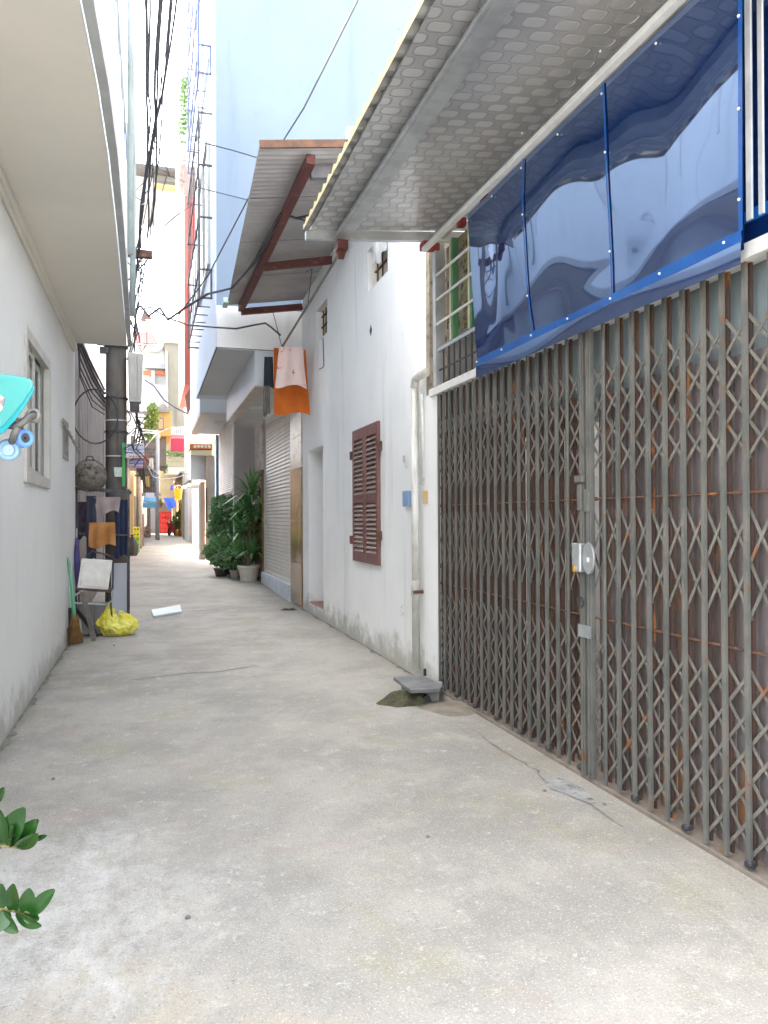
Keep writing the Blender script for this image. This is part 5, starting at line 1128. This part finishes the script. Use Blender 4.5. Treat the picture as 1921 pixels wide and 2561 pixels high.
# ochre house with grey gable and yellow green tree
e2 = thing('house', tuple(onY(384, 1330, 52)), 'ochre orange house with a grey gable roof behind the cables', 'house')
a, b = onY(386, 1028, 52), onY(416, 1090, 52); obj('wall', MB().box(a.x, b.x+.3, 52, 58, b.z, a.z), M_ochre, e2); q0 = onY(372, 1098, 52.5); obj('lower_wall', MB().box(q0.x, b.x, 52.5, 58, 5.0, b.z-.002), pm('dim_brown_wall', (.16,.13,.11), (.11,.095,.085)), e2); obj('side_post', MB().box(q0.x-1.2, q0.x-.9, 52.5, 58, 0, b.z), pm('dim_brown_wall', (.16,.13,.11)), e2)
obj('roof', MB().prism([onY(381,1030,51.7), onY(424,1030,51.7), onY(424,1022,51.7), onY(408,1008,51.7)], (0,7,0)), pm('grey_roof', (.22,.21,.20), (.16,.155,.15), scale=4), e2)
panel(e2, 'window', 394, 410, 1045, 1075, 51.99, M_gl2, .05, pm('warm_glass', (.35,.25,.14)))
panel(e2, 'balcony', 372, 402, 1084, 1096, 51.4, pm('yellow_balcony', (.46,.36,.08)), .2)
et = thing('tree', tuple(onY(372, 1330, 50)), 'yellow green tree between the far poles and the ochre house', 'tree')
tb = onY(372, 1200, 50); obj('trunk', MB().tube([V((tb.x, 50, 0)), tb, onY(378, 1080, 50)], .12, 8, r2=.05), M_board, et)
obj('crown', leaves([(onY(378,1050,50),(.35,.5,.9)),(onY(374,1085,50),(.4,.5,.8)),(onY(384,1030,50),(.3,.5,.5)),(onY(380,1120,50),(.3,.5,.7))], 1500, .2, 61), pm('yellow_leaf', (.22,.27,.06), (.13,.20,.05), scale=2), et)
# raw concrete block
e3 = thing('house', tuple(onY(415, 1330, 69)), 'tall bare concrete house side stained and windowless', 'house')
a, b = onY(415, 858, 69), onY(463, 1040, 69); obj('wall', MB().box(a.x, b.x+3, 69, 75, 0, a.z), pm('raw_concrete', (.17,.16,.135), (.13,.122,.105), scale=.35, streak=(.09,.087,.075), ssc=(1.5,1.5,.15), sth=.5), e3)
obj('parapet', MB().box(a.x-.25, b.x+3, 68.8, 75.2, a.z+.002, a.z+.3), M_conc, e3)
obj('side_pipe', MB().tube([onY(418, 880, 68.9), onY(419, 1035, 68.9)], .05, 6), M_galv, e3)
# white houses with orange trims and red sheet roof
e4 = thing('house', tuple(onY(360, 1320, 72)), 'far white house with orange window trims below the red sheet roof', 'house')
a, b = onY(355, 862, 72), onY(420, 1000, 72); obj('wall', MB().box(a.x-2, b.x, 72, 80, 0, a.z), M_wh, e4)
panel(e4, 'window', 364, 399, 866, 882, 71.99, pm('grey_shade', (.40,.41,.42)), .5)
panel(e4, 'window', 366, 387, 887, 905, 71.99, M_rail, .06, pm('lattice_glass', (.40,.42,.44)))
panel(e4, 'ledge', 362, 416, 912, 925, 71.9, pm('grey_ledge', (.27,.285,.30)), .6)
panel(e4, 'orange_trim', 358, 378, 928, 939, 71.9, pm('salmon_trim', (.40,.13,.06)), .3); panel(e4, 'orange_trim', 388, 414, 928, 939, 71.9, pm('salmon_trim', (.40,.13,.06)), .3)
panel(e4, 'pillar', 378, 388, 926, 965, 71.8, pm('grey_ledge', (.27,.285,.30)), .3); panel(e4, 'lower_wall', 356, 418, 962, 1050, 71.5, pm('bluish_far_wall', (.34,.375,.45), (.31,.345,.42)), .4)
rfm = MB(); a, b = onY(335, 816, 71), onY(397, 862, 71)
for k in range(15):
    x = a.x+(b.x-a.x)*k/15; wdt = (b.x-a.x)/15*.72; tp2 = .78 if k < 13 else .5
    rfm.prism([(x, 71, b.z-.0), (x+wdt, 71, b.z), (x+wdt-.1, 73, a.z), (x-.1, 73, a.z)], (0,-.05,.03))
rs = thing('sheet_roof', (a.x, 71, b.z), 'red ribbed sheet metal roof over the far white house', 'roof')
obj('rib', rfm, pm('red_sheet', (.16,.022,.022), (.13,.02,.02)), rs); obj('sheet', MB().prism([(a.x,71.03,b.z),(b.x,71.03,b.z),(b.x-.5,73.03,a.z),(a.x,73.03,a.z)], (0,.02,-.02)), pm('pale_red_sheet', (.24,.10,.095)), rs)
tb_ = onY(369, 800, 78)
tp3 = thing('tower_roof', tuple(tb_), 'small brown pyramid roof above the red sheet roof', 'roof')
obj('pyramid', MB().add([onY(352,803,77), onY(387,806,78), onY(378,800,80), onY(356,798,80), onY(362,772,78.5)], [(0,1,4),(1,2,4),(2,3,4),(3,0,4),(3,2,1,0)]), pm('brown_tiles', (.06,.032,.022), (.09,.06,.045), scale=3), tp3)
obj('turret', MB().box(onY(355,0,78).x, onY(383,0,78).x, 77.5, 80, 10, onY(369,802,78).z), M_wh, tp3)
# flat roofed house high behind the crossarm
Yh = 38
e5 = thing('house', tuple(onY(385, 1300, Yh)), 'house with a flat dark roof slab and yellow beam high behind the cables', 'house')
a, b = onY(326, 406, Yh-1), onY(441, 427, Yh-1)
obj('roof_slab', MB().prism([onY(326,405,Yh-1), onY(441,420,Yh-1), onY(441,428,Yh-1), onY(326,412,Yh-1)], (0,6,0)), pm('dark_slab', (.08,.078,.075)), e5)
panel(e5, 'gable', 383, 464, 431, 466, Yh, pm('grey_gable', (.20,.195,.17), (.16,.155,.14)), .3); panel(e5, 'yellow_beam', 387, 457, 466, 482, Yh-.2, pm('yellow_beam', (.42,.28,.07), (.36,.28,.13)), .3)
a, b = onY(320, 414, Yh+.1), onY(468, 482, Yh+.1); obj('wall', MB().box(a.x, b.x, Yh+.1, Yh+5, b.z, a.z-.2), M_wh, e5)
a, b = onY(388, 483, Yh+.1), onY(460, 850, Yh+.1); 
obj('column', MB().box(b.x+.2, b.x+1.2, Yh+.2, Yh+5, 0, a.z), M_wh, e5)
obj('column', MB().box(onY(300,0,Yh).x, onY(318,0,Yh).x, Yh+.2, Yh+5, 0, a.z), M_wh, e5)
# sky tree sprig behind the coral wall
tr = thing('tree', tuple(onY(466, 1200, 33)), 'sparse grey green tree sprig showing left of the coral house', 'tree')
t0 = onY(478, 900, 33); obj('trunk', MB().tube([V((t0.x+.3, 33, 0)), t0+V((.2,0,0)), onY(470,720,33), onY(446,710,33)], .08, 6, r2=.02).tube([onY(470,720,33), onY(440,680,33), onY(424,676,33)], .03, 6, r2=.01), M_board, tr)
obj('crown', leaves([(onY(440,690,33),(.45,.5,.35)),(onY(452,735,33),(.35,.5,.3)),(onY(450,665,33),(.25,.4,.2))], 170, .13, 71), pm('grey_leaf', (.10,.18,.15), (.07,.14,.12)), tr)
# far poles
def pole(label, px, py0, py1, Y, r, m, name='utility_pole', cat='utility pole'):
    b = onY(px, py1, Y); tp4 = onY(px, py0, Y); t = thing(name, (b.x, Y, gz(Y)), label, cat, 'far poles along the alley')
    obj('shaft', MB().tube([(b.x, Y, gz(Y)-.1), (tp4.x, Y, tp4.z)], r, 12, r2=r*.8), m, t, smooth=True); return t, tp4
t, tp4 = pole('second utility pole, pale, wrapped in cables behind the notice boards', 348, 1005, 1340, 32, .12, pm('pale_pole', (.36,.345,.32), (.28,.265,.25), scale=4))
obj('crossarm', MB().box(tp4.x-.5, tp4.x+.35, 31.8, 31.86, tp4.z-.5, tp4.z-.4), M_blkst, t)
obj('crossarm', MB().box(tp4.x-.4, tp4.x+.3, 31.8, 31.86, tp4.z-3.0, tp4.z-2.94), M_blkst, t)
t, tp4 = pole('third slim grey pole standing far off mid alley', 394, 1080, 1335, 44, .12, pm('slim_pole', (.38,.37,.38), (.32,.31,.32)))
obj('lamp_arm', MB().tube([tp4+V((0,0,-.1)), tp4+V((-.6,0,-.05)), tp4+V((-.85,0,-.1))], .04, 6), M_rail, t)
for i, (pts, lb) in enumerate([([(362,1120),(392,1085),(420,1072),(465,1065)], 'upper far wire from the pale pole to the balcony'), ([(360,1150),(380,1190),(400,1200),(440,1195),(505,1175)], 'low far wire sagging across the alley'), ([(366,1160),(398,1190)], 'steep far wire to the slim grey pole'), ([(355,1075),(400,1080)], 'white far cable between the two poles')]):
    wire_thing([atD(x, y, 22+3*k) for k, (x, y) in enumerate(pts)], .02, lb, M_rail if i == 3 else M_cable)
random.seed(13)
for i, w_ in enumerate(('first', 'second', 'third', 'fourth', 'fifth')):
    x = 338+5*i; wire_thing([atD(x, 1010+20*i, 20), atD(x+4, 1060+12*i, 20.5), atD(x-3, 1105+8*i, 21), atD(x+6, 1180+10*i, 21.5)], .022, w_+' cable from the left in the tangle round the pale far pole', None, 'tangled_cable', 'cable', 'cable tangle on the far pole')
# left side facades beyond the pole
for (ya, yb2, X, z1, lab, m, mm) in ((24.2, 30, -.75, 3.3, 'dark shopfront house on the left past the boarded wall', pm('brown_front', (.25,.20,.16), (.20,.16,.13)), M_gl2),
                              (30.2, 38, -.62, 3.6, 'yellowish house front on the far left', pm('yellow_front', (.50,.40,.22), (.44,.35,.2)), M_dark),
                              (38.2, 61, -.70, 4.5, 'grey house front with blue awning on the far left', pm('grey_front', (.36,.36,.36), (.3,.3,.3)), M_gl2)):
    t = house('house', lab, -6, X, ya, yb2, gz(ya)-.1, z1, m)
    (obj('upper_wall', MB().box(-6, -1.9, 42, yb2, z1, 13), m, t) if ya > 38 else None); obj('door', MB().box(X, X+.03, ya+.8, ya+2.0, gz(ya), gz(ya)+2.1), mm, t); obj('eave', MB().box(X-.2, X+.3, ya, yb2, z1, z1+.1), M_conc, t)  # set-back upper block is added, out of sight, to shade the far alley
ba = thing('awning', tuple(onY(358, 1240, 42)), 'small blue awning with a pale sign over the far left shop', 'awning')
obj('cloth', MB().prism([onY(358,1256,41), onY(391,1256,41), onY(389,1243,42.5), onY(360,1243,42.5)], (0,0,.03)), pm('blue_awning', (.06,.22,.38), (.05,.18,.32)), ba)
obj('valance', MB().prism([onY(357,1257,41), onY(392,1257,41), onY(392,1270,41), onY(357,1270,41)], (0,.03,0)), pm('blue_valance', (.10,.30,.46)), ba)
obj('sign_panel', MB().prism([onY(364,1232,41.2), onY(386,1232,41.2), onY(386,1244,41.2), onY(364,1244,41.2)], (0,.05,0)), pm('pale_sign', (.55,.60,.66)), ba)
# alley end gate wall
YG = 63
eg = thing('gateway', tuple(onY(385, 1332, YG)), 'grey sheet gate in a pale wall closing the far end of the alley', 'gate')
a, b = onY(350, 1225, YG), onY(430, 1330, YG); obj('wall', MB().box(a.x-3, b.x, YG, YG+.3, 0, a.z), pm('pale_end_wall', (.50,.47,.44), (.42,.40,.37)), eg)
panel(eg, 'gate_leaf', 372, 383, 1270, 1330, YG-.02, pm('dark_grey_gate', (.20,.20,.205)), .05); panel(eg, 'gate_leaf', 383.5, 392, 1270, 1330, YG-.02, pm('dark_grey_gate', (.20,.20,.205)), .05)
panel(eg, 'pillar', 393, 400, 1262, 1331, YG-.1, pm('grey_pillar', (.52,.50,.48)), .3)
rd = thing('roller_door', tuple(onY(414, 1332, 62)), 'bright red panelled door at the end of the alley', 'door')
a, b = onY(401, 1282, 62), onY(427, 1329, 62); obj('frame', MB().box(a.x-.05, b.x+.05, 62, 62.15, .3, a.z+.06), pm('red_frame', (.35,.03,.03)), rd)
for i in range(4):
    for j in range(4):
        x0 = a.x+(b.x-a.x)*i/4; z0 = .35+(a.z-.35)*j/4; obj('panel', MB().box(x0+.03, x0+(b.x-a.x)/4-.03, 61.95, 61.998, z0+.04, z0+(a.z-.35)/4-.04), pm('red_panel', (.55,.05,.05), (.48,.04,.04)), rd)
# sack, posts and bits at the left foot
c = onY(331, 1378, 27.4); c.z = gz(27.4)
sk = thing('sack', tuple(c), 'dark bulging mesh sack on the ground past the concrete pole', 'sack')
obj('sack_body', MB().grid(lambda u, v: (c.x+(.19+.02*sin(9*u*2*pi))*cos(2*pi*u)*sin(pi*min(1,.2+v*.75))**.6, c.y+.18*sin(2*pi*u)*sin(pi*min(1,.2+v*.75))**.6, c.z+v*.62), 40, 12), pm('sack_mesh', (.05,.045,.05), (.10,.09,.095), scale=25), sk, smooth=True)
obj('sack_tie', MB().lathe(c+V((0,0,.60)), [(.06,0),(.03,.05),(.07,.12)], 10), pm('sack_mesh', (.05,.045,.05)), sk)
c = onG(355, 1366); a = onY(355, 1285, c.y)
tag(obj('brick_pier', MB().box(c.x-.09, c.x+.09, c.y, c.y+.2, c.z-.02, a.z), pm('brown_brick', (.26,.18,.14), (.20,.14,.11), scale=8), base=tuple(c)), 'short brown brick pier on the left past the sack', 'pier')
c = onY(341, 1352, 29.2); c.z = gz(29.2); a = onY(341, 1292, c.y)
lt = thing('bin_rack', tuple(c), 'lime green and yellow slatted crate stack beside the brown pier', 'crates')
for k in range(5): obj('crate', MB().wall('y', c.y, c.y+.25, c.x-.12, c.x+.12, c.z+.19*k, c.z+.19*k+.175, [(c.x-.09, c.x-.02, c.z+.19*k+.05, c.z+.19*k+.12), (c.x+.02, c.x+.09, c.z+.19*k+.05, c.z+.19*k+.12)]), pm('lime_plastic', (.30,.62,.03)) if k < 3 else pm('lemon_plastic', (.70,.68,.03)), lt)
c = onG(367, 1345)
tag(obj('rubbish_heap', leaves([(c+V((0,0,.35)),(.16,.15,.32))], 160, .16, 81, 1.2), pm('mixed_rubbish', (.60,.55,.50), (.40,.22,.14), scale=7), base=tuple(c), kind='stuff'), 'pale pile of odds and ends by the far left wall', 'pile')
# motorbike
c = onG(424, 1340); s_ = c.y/FPX
mt_ = thing('motorbike', tuple(c), 'red scooter parked facing up the alley near the red door', 'motorbike')
fwd = V((-.35,-1,0)).normalized(); sd_ = V((fwd.y,-fwd.x,0))
def wheelm(cc, r): return MB().lathe(cc, [(r*.72,-.03),(r*.95,-.045),(r,0),(r*.95,.045),(r*.72,.03),(r*.72,-.03)], 18, sd_)
wf, wr = c+fwd*.05+V((0,0,.27)), c-fwd*1.2+V((0,0,.27))
for cc in (wf, wr): 
    o = obj('wheel', wheelm(cc, .27), M_black, mt_, smooth=True); obj('rim', MB().lathe(cc, [(.001,-.03),(.19,-.03),(.19,.03),(.001,.03)], 14, sd_), M_galv, o)
M_sc = pm('scooter_red', (.50,.03,.05), (.42,.02,.04), rough=.3)
obj('front_fairing', MB().prism([wf+sd_*x+V((0,0,z))-fwd*.05 for x, z in ((-.06,.22),(-.19,.45),(-.16,.72),(0,.80),(.16,.72),(.19,.45),(.06,.22))], -fwd*.14), M_sc, mt_, bevel=.02)
obj('mudguard', MB().obox(wf+V((0,0,.28)), sd_*.06, fwd*.2, V((0,0,.03))), M_sc, mt_, bevel=.02)
obj('headlight', MB().lathe(wf+V((0,0,.66))+fwd*.06, [(.001,.04),(.06,.03),(.08,0)], 12, fwd), M_rail, mt_, smooth=True)
obj('handlebar', MB().tube([wf+sd_*x+V((0,0,z))-fwd*.12 for x, z in ((-.34,.80),(-.15,.84),(0,.80),(.15,.84),(.34,.80))], .018, 6), M_black, mt_)
obj('body', MB().prism([wr+fwd*a_+V((0,0,z))-sd_*.15 for a_, z in ((-.35,.45),(-.3,.58),(.5,.5),(.62,.05),(.95,.0),(.95,-.06),(.3,-.1),(-.1,.2))], sd_*.30), M_sc, mt_, bevel=.02)
obj('seat', MB().prism([wr+fwd*a_+V((0,0,z))-sd_*.13 for a_, z in ((-.35,.59),(.5,.52),(.5,.60),(.1,.62),(-.35,.68))], sd_*.26), M_black, mt_, bevel=.02)
for x in (-.26, .26): obj('mirror', MB().tube([wf+sd_*x*.8-fwd*.12+V((0,0,.82)), wf+sd_*x-fwd*.1+V((0,0,1.0))], .008, 5).lathe(wf+sd_*x*1.1-fwd*.1+V((0,0,1.03)), [(.001,-.01),(.05,-.01),(.05,.01),(.001,.01)], 10, fwd), M_black, mt_)
# potted plants at the alley end
c = onG(446, 1341)
fp = thing('potted_plant', tuple(c), 'leafy plant in an orange clay pot beside the red scooter', 'potted plant')
pot(fp, c, .2, .42, pm('orange_clay', (.50,.24,.05), (.42,.2,.05)))
obj('stems', stems(c+V((0,0,.4)), [onY(446,1290,c.y), onY(440,1305,c.y), onY(452,1280,c.y)]), M_stem, fp)
obj('foliage', leaves([(onY(443,1312,c.y),(.25,.3,.28)),(onY(448,1288,c.y),(.2,.3,.3)),(onY(436,1300,c.y),(.18,.2,.2))], 700, .13, 91), M_fol3, fp)
c = onG(394, 1300); c = onY(394, 1275, 50)
fp2 = thing('potted_plant', tuple(c), 'small grey green plant on the wall top by the slim far pole', 'potted plant')
pot(fp2, c, .16, .22, M_tpot); obj('foliage', leaves([(c+V((0,0,.45)),(.28,.28,.3))], 300, .13, 92), pm('sage_leaf', (.20,.26,.16), (.15,.2,.12)), fp2)
# bits of litter
M_lit = mat('litter', (.72,.72,.70), rough=.7)
random.seed(17)
for i, (px, py, lb) in enumerate([(508,1382,'white scrap of litter on the far ground by the low shrub'), (500,1390,'second small white scrap near the low shrub')]):
    c = onG(px, py); tag(obj('litter', MB().obox(c+V((0,0,.02)), V((.05,.01,.01)), V((-.01,.04,0)), V((0,0,.012))), M_lit, base=tuple(c)), lb, 'litter')
c = onZ(722, 1527, 0); tag(obj('dark_rag', MB().grid(lambda u, v: (c.x-.13+.26*u, c.y-.05+.12*v, .012+.03*sin(pi*u)*sin(pi*v)*(1+.4*sin(9*u))), 14, 8), M_black, smooth=True, base=tuple(c)), 'small dark rag on the ground at the marble pier foot', 'rag')
for i, (px, py) in enumerate([(470,2297),(133,1950),(285,1615),(1362,1980),(1070,2095),(1512,2013)]):
    c = onZ(px, py, 0); o = obj('pebble', MB().lathe(c, [(.001,.0),(.011,.003),(.009,.009),(.001,.012)], 7), M_slate, base=tuple(c)); tag(o, 'tiny dark pebble '+('on the near concrete below the alley middle','by the plant leaves at the lower left','on the left half of the alley floor','beside the cracked mortar patch','alone in the middle of the alley floor','at the end of the crack near the gate')[i], 'pebble', 'pebbles on the alley')

def dirt(name, pts, w0, w1):
    b = MB(); l = []; r = []; q = []
    for a, c in zip(pts, pts[1:]):
        a, c = V(a), V(c); n = max(2, int((c-a).length/.06)); q += [a.lerp(c, i/n) for i in range(n)]
    for i, p in enumerate(q):
        k = random.uniform(w0, w1)*(1+.6*sin(i*.37)); l.append(V((p.x-.01, p.y, .0035))); r.append(V((p.x+k, p.y, .0035)))
    n = len(q); b.add(l+r, [(i, i+1, n+i+1, n+i) for i in range(n-1)])
    return obj(name, b, mat('wall_foot_dirt', (.13,.125,.105), (.20,.195,.165), 9, .95, spot=(.11,.12,.06), sscale=7, sthr=.55), kind='structure')
dirt('ground_dirt', [(XL, 1.3, 0), (XL, 10.5, 0)], .012, .05)
dirt('ground_dirt', [(XG, 6.9, 0), (XG, 12.4, 0)], -.012, -.05)
dt_ = thing('balcony', tuple(onY(362, 1235, 46)), 'dark cluttered iron balcony projecting over the far left side above the blue awning', 'balcony')
a, b = onY(358, 1105, 46), onY(398, 1232, 46); q_ = MB()
for k in range(9): x = a.x+(b.x-a.x)*k/8; q_.box(x-.02, x+.02, 45.9, 45.94, b.z, a.z)
for k in range(8): z = b.z+(a.z-b.z)*k/7; q_.box(a.x, b.x, 45.89, 45.95, z-.025, z+.025)
obj('grille', q_, M_blkst, dt_); obj('rear_panel', MB().box(a.x, b.x, 46.4, 46.5, b.z, a.z), pm('dim_brown_panel', (.15,.12,.10), (.24,.20,.16), scale=5), dt_)
obj('slab', MB().box(a.x-.1, b.x+.1, 45.85, 46.5, b.z-.2, b.z-.03), M_conc, dt_)
for k, (px, py, c, nm) in enumerate([(366,1150,(.25,.08,.07),'dull red shirt'),(378,1160,(.45,.43,.38),'pale towel'),(388,1190,(.10,.18,.22),'teal shirt'),(368,1205,(.40,.30,.10),'mustard rag')]):
    flatcloth(nm+' drying on the dark iron balcony far down the alley', [(px-5,py-14),(px+5,py-14),(px+6,py+12),(px-5,py+13)], 45.7, pm('washing_'+nm.split()[0], c), 'laundry', 'laundry')

M_scuff = mat('bare_plaster', (.34,.335,.32), (.46,.455,.44), 20, .9)
for i, (px, py, wd, lb) in enumerate([(1007,1530,.05,'scraped bare patch low on the white wall left of the drainpipe'), (1006,838,.02,'short row of old nail marks high on the white wall'), (925,960,.015,'tiny chip in the paint above the shutters')]):
    c = onX(px, py, XG); q = MB()
    for k in range(7):
        p = c+V((0, random.uniform(-wd, wd), random.uniform(-wd*1.6, wd*1.6))); r_ = random.uniform(.25, .5)*wd*.6
        q.add([V((XG-.002-.0004*k, p.y+r_*cos(a)*random.uniform(.6,1.2), p.z+r_*1.3*sin(a)*random.uniform(.6,1.2))) for a in [2*pi*j/7 for j in range(7)]], [tuple(range(7))])
    obj('paint_chip', q, M_scuff, whs, kind='stuff')
